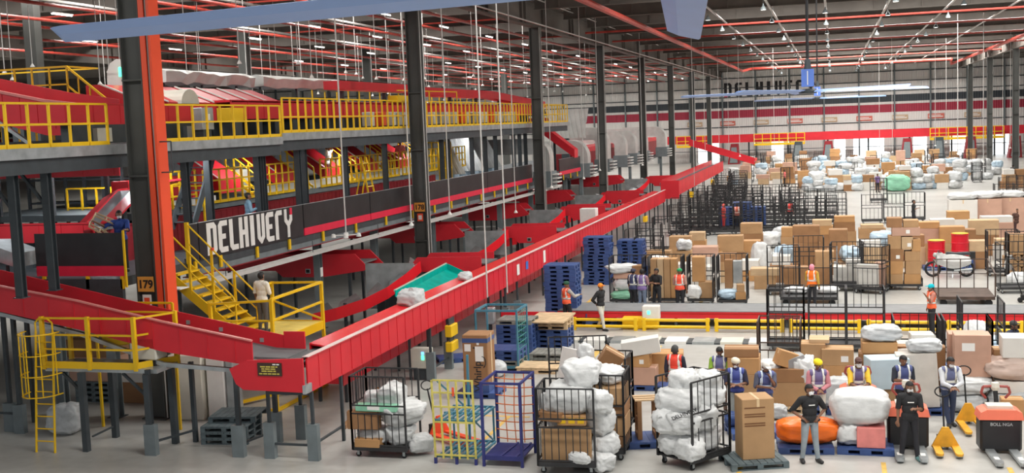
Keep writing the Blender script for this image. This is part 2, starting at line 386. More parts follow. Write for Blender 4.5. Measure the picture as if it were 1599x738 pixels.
# hanging conduits (drop rods) with a small cone or box at the end
cone = MB().lathe([(0, .14), (.03, .14), (.10, .02), (.10, 0), (0, 0)], 8).mesh('cone_sounder', WHITE)
def drop(x, y, z, top=15.58, r=.024, end=True):
    t = thing('hanging_conduit', 'x', 'conduit', (x, y, z), 0, None)
    MB().tube((0, 0, .12), (0, 0, top-z), r, 6).build('rod', CONDUIT, t)
    if end: link('end_fitting', cone, t)
    return t
AIS = [(643, 350), (703, 333), (806, 332), (862, 293), (912, 279), (937, 266), (1004, 262), (1085, 288), (1020, 246)]
A1 = [drop(-15.4, *p) for p in [(40.64, 3.83), (45.19, 3.85), (55.45, 3.06), (63.23, 3.82), (71.96, 3.83), (77.26, 4.10), (95.62, 3.63)]]
for o in A1: o['group'] = 'conduits over the chutes'
number_off(A1, 'white conduit hanging low over the red chutes, # from the left')
A2 = [drop(-10.6, *p, end=False) for p in [(91.07, 1.98), (34.43, 1.96), (36.72, 1.76)]]
for o in A2: o['group'] = 'conduits at the long conveyor'
number_off(A2, 'thin white conduit dropping beside the long red conveyor, # from the left')
# ceiling-fan shaped fitting near the fascia
t = thing('hanging_lamp_cluster', 'white four-armed fitting hanging below the black fascia near the lettering', 'lamp', (-16.9, 37.96, 3.74))
MB().tube((0, 0, .1), (0, 0, 12.2), .028, 6).build('rod', CONDUIT, t)
hb = MB().lathe([(0, .12), (.09, .1), (.09, -.02), (0, -.04)], 10); hb.build('hub', WHITE, t)
for k in range(4):
    a = PI/2*k+.4; mb = MB(); mb.bar((0, 0, .03), (.42*math.cos(a), .42*math.sin(a), .03), .05, .03); mb.lathe([(0, .1), (.07, .08), (.1, -.04), (0, -.05)], 8, (.45*math.cos(a), .45*math.sin(a), 0)); mb.build('arm', WHITE, t)
R.seed(11)
A3 = []
for i in range(66):
    x = -19.5 - 1.55*(i % 11) - R.uniform(0, .6); y = 38 + 12.5*(i//11) + R.uniform(0, 7); A3.append(drop(x, y, R.choice((9.9, 10.3, 10.8, 9.6)), 15.58, .018))
for o in A3: o['group'] = 'conduits over the mezzanine'
number_off(A3, 'slim white conduit hanging over the mezzanine, # from the left')
A4 = []
for (px, Y) in [(1465, 118), (1482, 128), (1500, 97), (1540, 92), (1582, 120), (1570, 135), (1236, 150), (1214, 128), (1160, 105), (1106, 112), (1128, 128), (1143, 138), (1183, 150), (1378, 130), (1398, 118)]:
    a = math.atan((px-800)/1794.58) - .275053
    A4.append(drop(Y*math.tan(a), Y, R.choice((2.9, 3.3, 3.8)), 15.58, .03 if Y < 100 else .022))
for o in A4: o['group'] = 'conduits over the open floor'
number_off(A4, 'long white conduit hanging from the roof over the far open floor, # from the left')

# big ceiling fans: five blades each, at rest
def fan(loc, a0, label, rl, top):
    t = thing('ceiling_fan', label, 'fan', loc)
    sec = [(-.10, -.005), (-.03, .022), (.07, .014), (.10, 0), (.03, -.012)]
    for k in range(5):
        M = Matrix.Rotation(a0+2*PI/5*k, 4, 'Z') @ Matrix.Rotation(math.radians(14), 4, 'X')
        mb = MB(); n = len(sec); vs = [(x, c, z) for x in (.28, rl-.16) for c, z in sec] + [(rl-.12+.1*(1 if c < 0 else 0), c*.9, z) for c, z in sec]
        mb.add(vs, [tuple(range(n)), tuple(range(3*n-1, 2*n-1, -1))] + [(q*n+i, q*n+(i+1) % n, (q+1)*n+(i+1) % n, (q+1)*n+i) for q in (0, 1) for i in range(n)])
        mb.xf(M).build('blade', FANB, t)
        MB().bar((.1, 0, 0), (.34, 0, 0), .07, .02).xf(Matrix.Rotation(a0+2*PI/5*k, 4, 'Z')).build('blade_arm', GRYD, t)
    MB().lathe([(0, -.06), (.2, -.05), (.22, 0), (.18, .05), (0, .06)], 20).build('hub', GRYD, t)
    mo = MB(); mo.box(-.14, .14, -.14, .14, .1, .5); mo.build('motor', FANM, t)
    MB().box(-.012, .012, -.146, -.14, .14, .46).build('motor_stripe', WHITE, t)
    MB().lathe([(0, .5), (.09, .5), (.06, .72), (.035, .75)], 10).build('rod_socket', GRYD, t)
    MB().tube((0, 0, .5), (0, 0, top-loc[2]), .035, 8).build('down_rod', BLACK, t)
fan((-.49, 4.01, 8.0), math.radians(97), 'large ceiling fan nearest the camera whose two blue blades cross the top edge', 3.05, 15.5)
fan((-0.56, 27.57, 8.0), math.radians(171), 'light blue ceiling fan in full view before the far wall lettering', 3.05, 14.3)
fan((-0.67, 53.05, 8.12), math.radians(160), 'distant ceiling fan hanging behind the light blue one', 3.05, 14.3)
# floor markings
FM = mat('worn_yellow_paint', (.62, .40, .10), .6, var=.3, scale=6)
for x0, x1, y0, y1 in [(-5.9, -4.6, 26.55, 26.68), (-5.0, -4.87, 23.6, 26.6), (-2.05, -1.95, 23.4, 25.6), (.9, 1.0, 23.4, 25.2), (3.4, 3.5, 23.4, 25.2), (-8.9, -7.6, 27.9, 28.0), (-8.2, -8.1, 25.4, 27.9), (-5.7, -5.55, 33.5, 37.5), (-7.6, -7.4, 33.5, 36.5), (-5.35, -5.2, 44.5, 48), (-10, -9.85, 44.8, 48)]:
    struct(MB().box(x0, x1, y0, y1, -.05, .004).build('floor_marking', FM))

# ================================================================ the sorting mezzanine on the left
def railing(name, label, pts, h=1.15, step=1.05, mid=(.55,), toe=.1, m=YEL, r=.026, group=None, double=False):
    t = thing(name, label, 'railing', pts[0], 0, group)
    o = Vector(pts[0]); rail = MB(); toeb = MB(); posts = []
    for a, b in zip(pts, pts[1:]):
        a = Vector(a)-o; b = Vector(b)-o; L = (b-a).length; n = max(1, round(L/step))
        for z in (h,)+tuple(mid): rail.bar(a+Vector((0,0,z)), b+Vector((0,0,z)), 2*r)
        if toe: toeb.bar(a+Vector((0,0,toe/2)), b+Vector((0,0,toe/2)), .012, toe)
        for i in range(n+1):
            p = a+(b-a)*(i/n)
            if not posts or (p-posts[-1]).length > .05: posts.append(p)
    rail.build('rail', m, t)
    if toe: toeb.build('toe_board', m, t)
    for p in posts[:95]: MB().bar(p, p+Vector((0,0,h)), 2.2*r).build('post', m, t)
    return t
def ribbed(mb, axis, fix, thick, a0, a1, z0, z1, step, sgn):
    # sheet side with pressed ribs; runs along axis ('x' or 'y') at the other coordinate fix
    def bx(u0, u1, v0, v1, w0, w1): mb.box(u0, u1, v0, v1, w0, w1) if axis == 'x' else mb.box(v0, v1, u0, u1, w0, w1)
    f0, f1 = sorted((fix, fix-sgn*thick)); bx(a0, a1, f0, f1, z0, z1)
    n = int((a1-a0)/step)
    for i in range(n+1):
        u = a0+step*i; q0, q1 = sorted((fix, fix+sgn*.012)); bx(u-.012, u+.012, q0, q1, z0+.03, z1-.04)
    q0, q1 = sorted((fix+sgn*.03, fix-sgn*thick)); bx(a0, a1, q0, q1, z1-.04, z1)

# decks
struct(MB().box(-33, -18.25, 26.1, 84, 3.6, 3.85).build('deck_floor', GRYD))
struct(MB().box(-33, -18.3, 15, 36, 7.2, 7.38).build('deck_floor', GRYD)); struct(MB().box(-33, -18.3, 36, 80.5, 7.3, 7.5).build('deck_floor', GRYD))
t = thing('deck_edge_beam', 'grey channel along the edge of the upper deck before column 178', 'beam', (-18.2, 36, 7.3))
MB().box(-.05, .02, 0, 44.5, -.06, .2).build('channel', GALV, t); MB().box(-.35, -.1, 0, 44.5, -.42, -.06).build('under_beam', GRYD, t)
t = thing('deck_edge_beam', 'grey channel along the lower near part of the upper deck, behind column 179', 'beam', (-18.2, 15, 7.18))
MB().box(-.05, .02, 0, 21, -.06, .2).build('channel', GALV, t); MB().box(-.35, -.1, 0, 21, -.42, -.06).build('under_beam', GRYD, t)
t['label'] = 'grey channel along the nearest part of the upper deck at upper left'
# rails of the upper deck
railing('deck_railing', 'yellow railing of the upper deck at the far left, left of column 179', [(-18.25, 17, 7.38), (-18.25, 26.2, 7.38)], 1.05, .8)
railing('deck_railing', 'yellow railing of the upper deck between column 179 and the step in the deck', [(-18.25, 27.2, 7.38), (-18.25, 36, 7.38)], 1.05, .8)
railing('deck_railing', 'long yellow railing of the upper deck from the step to column 178', [(-18.25, 36.2, 7.5), (-18.25, 49.6, 7.5)], 1.2, .62)
railing('deck_railing', 'orange yellow railing of the upper deck beyond column 178', [(-18.25, 50.2, 7.5), (-18.25, 70.6, 7.5)], 1.2, .66)
railing('deck_railing', 'short end railing of the upper deck past the third column', [(-18.25, 71.2, 7.5), (-18.25, 80.4, 7.5), (-20.3, 80.4, 7.5)], 1.2, .8)
railing('deck_railing', 'yellow railing on the far side of the upper deck, seen over the red casing', [(-23.6, 50, 7.5), (-23.6, 78, 7.5)], 2.0, 1.4, (1.3,))
# upright posts between the decks
PL = []
for k, y in enumerate([22.9, 24.1, 30.4, 31.7, 34.86, 35.22, 37.9, 38.4, 42.1, 46.3, 53.8, 54.8, 58.7, 61.2, 63.2, 67.1, 68.5, 69.9]):
    t = thing('mezzanine_post', 'x', 'post', (-18.62, y, 3.85), 0, 'posts between the two decks'); PL.append(t)
    h = 2.95 if y < 36 else 3.05
    mb = MB(); mb.box(-.10, .10, -.09, -.07, 0, h); mb.box(-.10, .10, .07, .09, 0, h); mb.box(-.02, .02, -.07, .07, 0, h); mb.build('shaft', GRYD, t)
    MB().box(-.14, .14, -.14, .14, 0, .02).build('base_plate', GRYD, t)
    if y < 25: MB().bar((-.1, 0, h-.8), (-.75, 0, h), .07).build('brace', GRYD, t)
number_off(PL, 'dark steel post between the two mezzanine decks, # from the left')
GP = []
for k, (x, y) in enumerate([(-18.74, 39.9), (-18.4, 44.7), (-18.4, 52), (-18.5, 57.5), (-18.5, 64), (-18.5, 71.2), (-18.5, 81.2), (-20.6, 33), (-18.6, 26.6), (-20.3, 26.6)]):
    t = thing('support_column', 'x', 'column', (x, y, 0), 0, 'columns under the mezzanine'); GP.append(t); t.location.x -= .25
    mb = MB(); mb.box(-.13, .13, -.13, -.105, 0, 3.6); mb.box(-.13, .13, .105, .13, 0, 3.6); mb.box(-.02, .02, -.11, .11, 0, 3.6); mb.build('shaft', GRY, t)
    MB().box(-.2, .2, -.2, .2, 0, .02).build('base_plate', GRYD, t)
    if k == 0: MB().box(.135, .14, -.1, .12, 2.0, 2.35).build('notice', PAPER, t)
number_off(GP, 'grey support column under the mezzanine, # from the left')

# fascia panels
def fascia(y0, y1, label, stripe=True):
    t = thing('fascia_panel', label, 'panel', (-18.2, y0, 3.84))
    MB().box(-.04, .0, 0, y1-y0-.02, .24 if stripe else 0, 1.1).build('board', BLACK, t)
    if stripe: MB().box(-.04, .005, 0, y1-y0-.02, 0, .26).build('red_stripe', STRIPE, t)
    MB().box(-.05, .01, 0, y1-y0-.02, 1.1, 1.115).build('top_edge', GALV, t)
    n = max(1, int((y1-y0)/2.2))
    for i in range(n):
        yy = (i+.5)*(y1-y0)/n; MB().box(-.03, .03, yy-.06, yy+.06, -.36, -.0).build('bracket', YEL, t)
    return t
ft = fascia(30.25, 37.25, 'black fascia panel with the big white company lettering', False)
mb, tw = poly_text('DELHIVERY', .61, .98, .062, .012)
lt = mb.build('lettering', WHITE, ft, (.013, .42, .07), PI/2)
lt.scale = (5.72/tw, 1, 1)
MB().box(.66*.575, .96*.575, -.006, .012, .78*.98, 1.0).build('red_tip', STRIPE, lt, (tw-.575, 0, 0))
fascia(29.7, 30.2, 'narrow black fascia strip at the head of the yellow stairs', False)
fascia(37.3, 43.4, 'black fascia panel with red stripe, next to the lettering')
fascia(43.45, 49.9, 'black fascia panel with red stripe, ending behind column 178')
fascia(49.95, 60, 'black fascia panel with red stripe just beyond column 178')
fascia(60.05, 69.7, 'black fascia panel with red stripe ending at the third column')
fascia(77.2, 84, 'short black fascia with red stripe between the first two bent ducts')
t = thing('fascia_beam', 'grey beam under the black fascia carrying yellow brackets', 'beam', (-18.3, 29.7, 3.4))
MB().box(-.08, .02, 0, 41.8, 0, .36).build('web', GRY, t); MB().box(-.2, .06, 0, 41.8, -.03, 0).build('flange', DRED, t)
t = thing('cable_tray', 'pale ladder tray hanging below the black fascia', 'cable tray', (-17.95, 30.5, 3.16))
for k in (0, .28): MB().bar((k-.3, 0, 0), (k-.3, 46, 0), .03, .12).build('side_rail', CONDUIT, t)
rg = MB()
for k in range(60): rg.box(-.29, -.03, .4+.75*k, .44+.75*k, -.04, -.02)
rg.build('rungs', CONDUIT, t)
for k in range(8):
    MB().tube((-.16, 1+6.2*k, .02), (-.16, 1+6.2*k, .45), .012, 5).build('hanger', GRYD, t)
# front panel on the camera side
t = thing('fascia_panel', 'black fascia panel with red stripe facing the camera, left of column 179', 'panel', (-20.6, 26, 3.94))
MB().box(0, 2.68, 0, .04, .25, 1.14).build('board', BLACK, t); MB().box(0, 2.68, -.005, .04, 0, .27).build('red_stripe', STRIPE, t)
for x in (.2, 1.55, 2.6): MB().box(x-.05, x+.05, 0, .05, -.34, 0).build('bracket', YEL, t)
MB().box(2.69, 2.74, 0, .05, -.3, 1.2).build('end_post', YEL, t)
struct(MB().box(-33, -18.0, 26.0, 26.12, 3.3, 3.86).build('deck_edge', GRYD))
# silver hood of the infeed conveyor at far left
t = thing('conveyor_hood', 'pale grey sloping conveyor hood at the left edge beside the black panel', 'hood', (-20.75, 25.4, 3.5))
MB().prism([(0, .75), (0, 1.12), (-.9, 1.42), (-2.6, 1.42), (-2.6, 1.0), (-.9, 1.0)], 'y', 0, 1.0).build('cover', GALV, t)
MB().prism([(-2.7, .1), (.1, .1), (.1, .3), (-2.7, .42)], 'y', -.02, .9).build('guide_plate', WHITE, t)
MB().bar((-.35, .1, .3), (-.35, .1, .8), .06).build('strut', GRYD, t)
for x in (-2.4, -.1): MB().box(x-.05, x+.05, .3, .4, -3.5, .1).build('leg', GRYD, t)

# yellow stairs and crossing platform
t = thing('yellow_stairs', 'yellow steel stairs down from the lettered fascia to the platform', 'stairs', (-18.2, 28.4, 0))
for y in (0, 1.2):
    MB().prism([(0, 3.50), (0, 3.85), (2.25, 2.0), (2.25, 1.68)], 'y', y-.02, y+.02).build('stringer', YEL, t)
for k in range(9):
    x = .1+.245*k; z = 3.66-.2*k; MB().box(x, x+.26, .02, 1.18, z-.05, z).build('tread', YEL, t)
for y in (0, 1.2):
    hr = MB(); hr.path([(-.02, y, 5.0), (2.05, y, 3.02), (2.12, y, 2.85), (2.12, y, 2.1)], .026, 8); hr.path([(-.02, y, 4.45), (2.1, y, 2.5)], .02, 8); hr.build('handrail', YEL, t)
    for x in (0, .75, 1.45): MB().bar((x, y, 3.72-.83*x), (x, y, 4.95-.95*x), .06).build('post', YEL, t)
    MB().box(-.05, .05, y-.05, y+.05, 3.8, 5.02).build('newel', YEL, t)
MB().lathe([(0, 0), (.05, 0), (.05, .07), (0, .07)], 8, (.8, 1.2, 4.2)).build('red_cap', ORG, t)
MB().box(.1, .75, -.55, -.1, 3.3, 3.33).build('notice_board', PAPER, t)
t = thing('crossing_platform', 'yellow platform with railings at the foot of the stairs', 'platform', (-16.2, 27.3, 0))
MB().box(0, 1.62, .3, 3.45, 1.86, 1.94).build('deck', YELP, t)
mb = MB(); mb.box(1.6, 1.66, .25, 3.5, 1.72, 1.96); mb.box(-.02, .04, .25, 3.5, 1.72, 1.96); mb.box(0, 1.64, 3.44, 3.5, 1.72, 1.96); mb.box(0, 1.64, .25, .31, 1.72, 1.96); mb.build('edge_beam', YEL, t)
for x, y, h in ((1.63, 3.45, 3.12), (.02, 3.45, 3.12), (1.63, .3, 3.08), (.02, .3, 1.9), (-.15, .2, 3.0)): MB().bar((x, y, 0), (x, y, h), .085).build('post', YEL, t)
mb = MB(); mb.bar((1.63, .3, 3.08), (1.63, 3.45, 3.1), .07); mb.bar((1.63, .3, 2.5), (1.63, 3.45, 2.52), .06); mb.bar((.02, 3.45, 3.08), (1.63, 3.45, 3.1), .06); mb.bar((.02, 3.45, 2.55), (1.63, 3.45, 2.0), .05)
mb.bar((-.15, .2, 2.96), (1.63, .3, 3.05), .06); mb.bar((-.15, .2, 2.5), (1.63, .3, 2.5), .05); mb.bar((.02, 3.45, 3.08), (.02, 2.9, 3.08), .05); mb.build('guard_rail', YEL, t)
mb = MB(); mb.bar((.02, .3, .12), (1.63, 3.45, .12), .09); mb.bar((.02, .3, .05), (1.63, .3, .05), .08); mb.bar((1.63, .3, .05), (1.63, 3.45, .05), .08); mb.bar((.02, .3, 1.7), (1.63, .3, .5), .07); mb.bar((0, .3, 1.0), (0, 3.4, 1.7), .07); mb.build('base_frame', YEL, t)
lr = railing('low_railing', 'low yellow railing between column 179 and the stairs', [(-18.6, 25.6, 2.3), (-16.3, 25.6, 2.3)], 1.0, .8, (.5,), 0)
for x in (0, 2.3): MB().box(x-.03, x+.03, -.03, .03, -2.3, 0).build('long_post', YEL, lr)

# raised walkway of the sorting line behind the fascia
struct(MB().box(-27, -20.5, 30.8, 58, 5.0, 5.2).build('deck_floor', GRY))
t = thing('walkway_skirt', 'dark red skirting under the raised walkway behind the fascia', 'panel', (-20.5, 28, 3.85)); sk = MB(); ribbed(sk, 'y', .0, .03, 0, 30, 0, 1.12, .4, 1); sk.build('sheet', DRED, t)
t = thing('loop_casing', 'bright red casing of the sorting loop behind column 179', 'panel', (-21.0, 31.0, 4.0)); sk = MB(); sk.box(-.6, 0, 0, 5.0, 1.25, 2.2)
for k in range(13): sk.box(0, .02, .2+.38*k, .24+.38*k, 1.42, 2.15)
sk.build('side', RED, t); MB().box(-.65, .1, 0, 5.0, 1.2, 1.42).build('base_strip', WHITE, t)
railing('walkway_railing', 'yellow railing of the raised walkway left of the lettering', [(-20.4, 31.0, 5.2), (-20.4, 33.9, 5.2)], 1.2, .5, (.4, .8), 0)
railing('walkway_railing', 'yellow railing of the raised walkway above the lettering', [(-20.4, 34.4, 5.2), (-20.4, 41.2, 5.2)], 1.15, .52, (.4, .78))
railing('walkway_railing', 'yellow railing of the raised walkway left of column 178', [(-20.4, 43.6, 5.2), (-20.4, 52.5, 5.2)], 1.15, .52, (.4, .78))
railing('walkway_railing', 'yellow railing of the raised walkway right of column 178', [(-20.4, 53, 5.2), (-20.4, 63, 5.2)], 1.15, .52, (.4, .78))
railing('guard_fence', 'tall yellow guard fence beyond column 178 under the upper deck', [(-20.3, 58.2, 3.85), (-20.3, 60.2, 3.85), (-22.5, 60.2, 3.85)], 2.8, .5, (.7, 1.4, 2.1))
# sorting infeeds: chute, hood, stair
for n in range(5):
    y = 36.3+4.4*n
    t = thing('infeed_chute', 'bright red sloping infeed chute under the upper deck, %s from the left' % ORD[n], 'chute', (-22.2, y, 5.2), 0, 'infeed chutes')
    MB().prism([(1.3, .25), (1.3, .75), (-.6, 2.05), (-.6, 1.55)], 'y', 0, 1.5).build('body', RED, t)
    MB().prism([(1.34, .75), (1.3, .80), (-.6, 2.1), (-.6, 2.05)], 'y', -.03, .03).build('white_edge', WHITE, t)
    MB().prism([(-.6, 1.55), (-.6, 2.1), (-3, 2.1), (-3, 1.55)], 'y', 0, 2.2).build('feed_box', RED, t)
    MB().prism([(.9, .1), (.9, 1.0), (.4, 1.0), (.2, .1)], 'y', 2.4, 2.9).build('control_panel', CREAM, t)
    MB().box(-.6, 1.2, .1, 1.4, .0, .4).build('stand', GRYD, t)
    MB().box(-2.2, -.7, 2.3, 3.8, .7, 1.95).build('hood', GALV, t)
    s = thing('access_stairs', 'small yellow access stairs beside an infeed chute, %s from the left' % ORD[n], 'stairs', (-21.4, y+1.75, 5.2), 0, 'access stairs')
    for yy in (0, .6):
        MB().prism([(.9, 0), (.9, .12), (-.5, 1.2), (-.5, 1.08)], 'y', yy-.02, yy+.02).build('stringer', YEL, s)
        h = MB(); h.path([(1.0, yy, .0), (.95, yy, .85), (.5, yy, 1.2), (-.5, yy, 1.95)], .028, 6); h.bar((.4, yy, .3), (.4, yy, 1.25), .05); h.bar((-.2, yy, .9), (-.2, yy, 1.7), .05); h.build('handrail', YEL, s)
    for q in range(5): MB().box(.55-.26*q, .8-.26*q, .02, .58, .16+.2*q, .2+.2*q).build('tread', YEL, s)
t = thing('kick_plate', 'pale plate along the floor behind the raised walkway railing', 'plate', (-20.75, 38.6, 5.2)); MB().box(-.04, 0, 0, 18, 0, .32).build('sheet', CREAM, t)
# dark stairs at left and the step ladder with a sheet carrier
t = thing('dark_stairs', 'dark steel stairs seen behind the posts right of column 179', 'stairs', (-19.4, 32.3, 4.6), PI/2)
for y in (0, .75): MB().prism([(-.55, 0), (-.25, 0), (1.15, 2.1), (.85, 2.1)], 'y', y-.03, y+.03).build('stringer', GRYD, t)
for k in range(8): MB().box(-.3+.17*k, -.05+.17*k, .03, .72, .2+.24*k, .23+.24*k).build('tread', GRYD, t)
t = thing('step_ladder', 'pale yellow step ladder leaning behind the fascia under the sheet carrier', 'ladder', (-19.35, 45.7, 3.85))
for y in (-.35, .35):
    MB().bar((.45, y, 0), (0, y*.8, 2.5), .06).build('stile', YEL, t); MB().bar((-.5, y, 0), (-.02, y*.8, 1.9), .05).build('back_leg', YEL, t)
for k in range(7): MB().bar((.42-.065*k, -.33+.01*k, .25+.33*k), (.42-.065*k, .33-.01*k, .25+.33*k), .12, .03).build('tread', YELP, t)
# under the upper deck, beyond column 178: silver chutes
for n, y in enumerate((60.5, 64.2, 67.8)):
    t = thing('silver_chute', 'corrugated silver chute under the upper deck, %s of three' % ['nearest', 'middle', 'farthest'][n], 'chute', (-21.5, y, 3.85), 0, 'silver chutes')
    c = MB()
    for k in range(7): c.prism([(-1.2+.28*k, 3.2), (-1.06+.28*k, 3.2), (.0+.28*k, 1.0), (-.14+.28*k, 1.0)], 'y', .02*(k % 2), .04+.02*(k % 2))
    c.prism([(-1.2, 3.2), (.8, 3.2), (1.9, 1.0), (-.1, 1.0)], 'y', .05, .1); c.build('corrugated_face', DUCT, t)
    MB().box(-.8, 1.2, .2, 1.0, 0, 1.1).build('stand', SACKB, t)
# ------------------------------------------------ upper level machinery
t = thing('inclined_conveyor', 'big red inclined conveyor sloping down at upper left', 'conveyor', (-27, 29.2, 7.4))
s = MB(); s.prism([(-.2, 1.5), (-.2, 2.3), (4.6, 1.28), (6.3, 1.05), (6.3, .25), (4.6, .30)], 'y', 0, .04)
for k in range(11): s.prism([(.1+.6*k, 1.45-.20*k*.6*1.0), (.13+.6*k, 1.45-.2*k*.6), (.13+.6*k, 2.2-.205*k*.6), (.1+.6*k, 2.2-.205*k*.6)], 'y', -.015, 0)
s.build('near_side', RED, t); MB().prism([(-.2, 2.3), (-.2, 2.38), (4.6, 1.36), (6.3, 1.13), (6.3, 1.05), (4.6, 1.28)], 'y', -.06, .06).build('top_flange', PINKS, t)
MB().prism([(-.2, 1.5), (-.2, 2.6), (4.6, 1.58), (6.3, 1.3), (6.3, .25), (4.6, .3)], 'y', 1.2, 1.24).build('far_side', RED, t)
MB().prism([(-.2, 1.6), (-.2, 1.7), (4.6, .6), (6.3, .45), (6.3, .35), (4.6, .5)], 'y', .04, 1.2).build('belt', BELT, t)
for x in (.6, 3.0, 5.4): 
    for yy in (.1, 1.1): MB().bar((x, yy, 0), (x, yy, 1.5-.2*x), .08).build('leg', GRYD, t)
MB().bar((.1, -.1, .05), (1.5, -.1, 1.0), .1).build('brace', GALV, t); MB().bar((2.8, -.1, .9), (4.1, -.1, .05), .1).build('brace', GALV, t)
t = thing('transfer_box', 'red conveyor casing behind the railing just right of column 179', 'casing', (-20.55, 27.6, 7.95)); s = MB(); ribbed(s, 'y', 0, .5, 0, 8.2, 0, .62, 1.3, 1); s.build('side', RED, t); MB().box(-.4, .0, .3, 7.5, -.55, 0).build('machinery', GRYD, t)
for k in range(3): MB().box(-.05, .15, 1.2+2.4*k, 1.9+2.4*k, -.5, -.1).build('drive_unit', [CREAM, YEL, GALV][k], t)
t = thing('high_guard', 'yellow guard railing on top of the machinery at far upper left', 'railing', (-28.5, 31.55, 8.75))
h = MB(); h.bar((0, 0, 1.1), (5.2, 0, 1.1), .06); h.bar((0, 0, .55), (5.2, 0, .55), .05); h.bar((5.2, 0, 1.1), (6.6, 0, .0), .06); h.bar((5.2, 0, .5), (6.2, 0, -.3), .05); h.bar((0, 1.6, 1.1), (5.2, 1.6, 1.1), .05); h.bar((5.2, 0, 1.1), (5.2, 1.6, 1.1), .05); h.build('rail', YEL, t)
for k in range(9): MB().bar((.65*k, 0, -1.2), (.65*k, 0, 1.1), .05).build('post', YEL, t)
for k in range(4): MB().bar((5.2+.4*k, 0, -1.2), (5.2+.4*k, 0, 1.05-.32*k), .04).build('stair_post', YEL, t)
MB().box(-.5, 5.3, -.1, 1.8, -1.37, -1.2).build('deck', GRYD, t)
t = thing('bent_duct', 'white bent duct standing on the upper deck left of column 179', 'duct', (-22.9, 33.7, 7.38))
b = MB(); pts = [(-.45, 0), (.55, 0), (.55, 2.2), (.5, 2.55), (.3, 2.72), (-.05, 2.78), (-.3, 2.65), (-.42, 2.4), (-.45, 2.1)]; b.prism(pts, 'y', 0, 1.0); b.build('elbow', DUCT, t); MB().box(-.5, .6, -.03, 1.03, 1.75, 1.82).build('flange', GALV, t); MB().box(.05, .12, -.05, 0, 2.2, 2.5).build('green_tag', GRNLED, t)
for n, (y0, y1) in enumerate(((36.50, 43.11), (43.80, 52.32))):
    t = thing('wrapped_duct', ['long crumpled silver duct above the red hoppers', 'second crumpled silver duct, farther along the upper deck'][n], 'duct', (-23.6, y0, 9.42))
    b = MB(); N = 14; L = y1-y0; R.seed(5+n); ring = []
    for i in range(N+1):
        zz = R.uniform(-.06, .06); ww = R.uniform(-.06, .06); y = L*i/N; ring.append([(0, y, zz), (.7+ww, y, .03+zz), (.75, y, .42+zz), (.35+ww, y, .55), (.0, y, .46+ww)])
    for a, c in zip(ring, ring[1:]): b.add(a+c, [(i, (i+1) % 5, (i+1) % 5+5, i+5) for i in range(5)])
    b.add(ring[0], [(0,1,2,3,4)]); b.add(ring[-1], [(4,3,2,1,0)]); b.build('foil_wrap', DUCT, t)
    for k in range(3): MB().bar((.35, .4+L*.4*k, -1.92 if y0+.4+L*.4*k > 36 else -2.04), (.35, .4+L*.4*k, .05), .07).build('stand', GRYD, t)
for n in range(7):
    y = 31.9+1.45*n
    t = thing('red_hopper', 'sloping red hopper with a white edge behind the upper railing, %s from the left' % ORD[n], 'hopper', (-22.0, y, 7.5), 0, 'red hoppers')
    MB().prism([(1.1, .95), (1.1, 1.15), (-.4, 1.75), (-.9, 1.75), (-.9, 1.2)], 'y', 0, 1.25).build('chute', RED, t)
    MB().prism([(1.12, 1.15), (1.12, 1.19), (-.4, 1.8), (-.4, 1.75)], 'y', -.02, .05).build('white_edge', WHITE, t)
    MB().box(-.7, .9, .2, 1.0, 0, 1.0).build('stand', GRYD, t)
t = thing('round_cover', 'pale half-round cover in front of the red hoppers', 'cover', (-20.75, 33.9, 8.6)); b = MB(); b.prism([(-.05*1, 0)]+[(.0, 0)]+[(0.0, 0)] if False else [(.55*math.cos(a), .48*math.sin(a)) for a in np.linspace(0, PI, 13)], 'x', -.9, 0); b.xf(Matrix.Translation((0, .6, 0))); b.build('shell', CREAM, t)
for k in range(2): MB().box(-.8+.6*k, -.7+.6*k, .2, .9, -1.1, 0).build('support', GRYD, t)
t = thing('sorter_casing', 'long red casing of the top sorting line behind the railing', 'casing', (-20.3, 36.4, 8.05)); s = MB(); ribbed(s, 'y', 0, .04, 0, 42, 0, .68, 1.2, 1); s.box(-1.6, 0, 0, 42, .6, .68); s.build('side', RED, t)
for k in range(28): MB().box(-.6, -.1, .4+1.5*k, .9+1.5*k, -.55, 0).build('drive_unit', GRYD, t)
t = thing('upper_gantry', 'high red box beam over the sorting line beside column 178', 'beam', (-20.6, 46.5, 9.05)); s = MB(); s.box(-.8, 0, 0, 9.8, .25, .62); s.box(-.8, 0, 9.8, 23.5, .1, .55); s.prism([(23.5, .1), (23.5, .55), (37, .0), (37, -.45)], 'x', -.8, 0); s.build('box_beam', RED, t)
for k in range(6): MB().box(-.5, -.35, 1+5*k, 1.15+5*k, -.3, .2).build('post', GRYD, t)
t = thing('yellow_machine_guard', 'yellow cover and frame above the railing right of column 178', 'guard', (-19.95, 51.6, 8.75)); MB().box(-.5, 0, 0, 2.2, 0, .32).build('cover', YEL, t); h = MB(); h.bar((0, 0, .55), (0, 9, .62), .05); h.bar((0, 9, .62), (0, 9, 0), .05); h.bar((0, 4.5, .58), (0, 4.5, 0), .05); h.build('frame', YEL, t); MB().box(-.5, -.4, .2, 8.8, -.02, 0).build('stand', GRYD, t)
t = thing('yellow_cabinet', 'yellow box behind the railing near the step in the upper deck', 'cabinet', (-19.4, 34.7, 7.4)); rbox(.5, .9, .45).xf(Matrix.Translation((0, 0, .55))).build('body', YEL, t); MB().box(-.2, .2, -.3, .3, 0, .56).build('stand', GRYD, t)
t = thing('grey_cabinet', 'pale grey control cabinet behind the near upper railing', 'cabinet', (-19.4, 32.9, 7.4)); rbox(.4, .7, .7).xf(Matrix.Translation((0, 0, .3))).build('body', GALV, t); MB().box(-.15, .15, -.25, .25, 0, .31).build('stand', GRYD, t); MB().box(.2, .215, -.1, .12, .6, .8).build('window', PAPER, t)
cabs = []
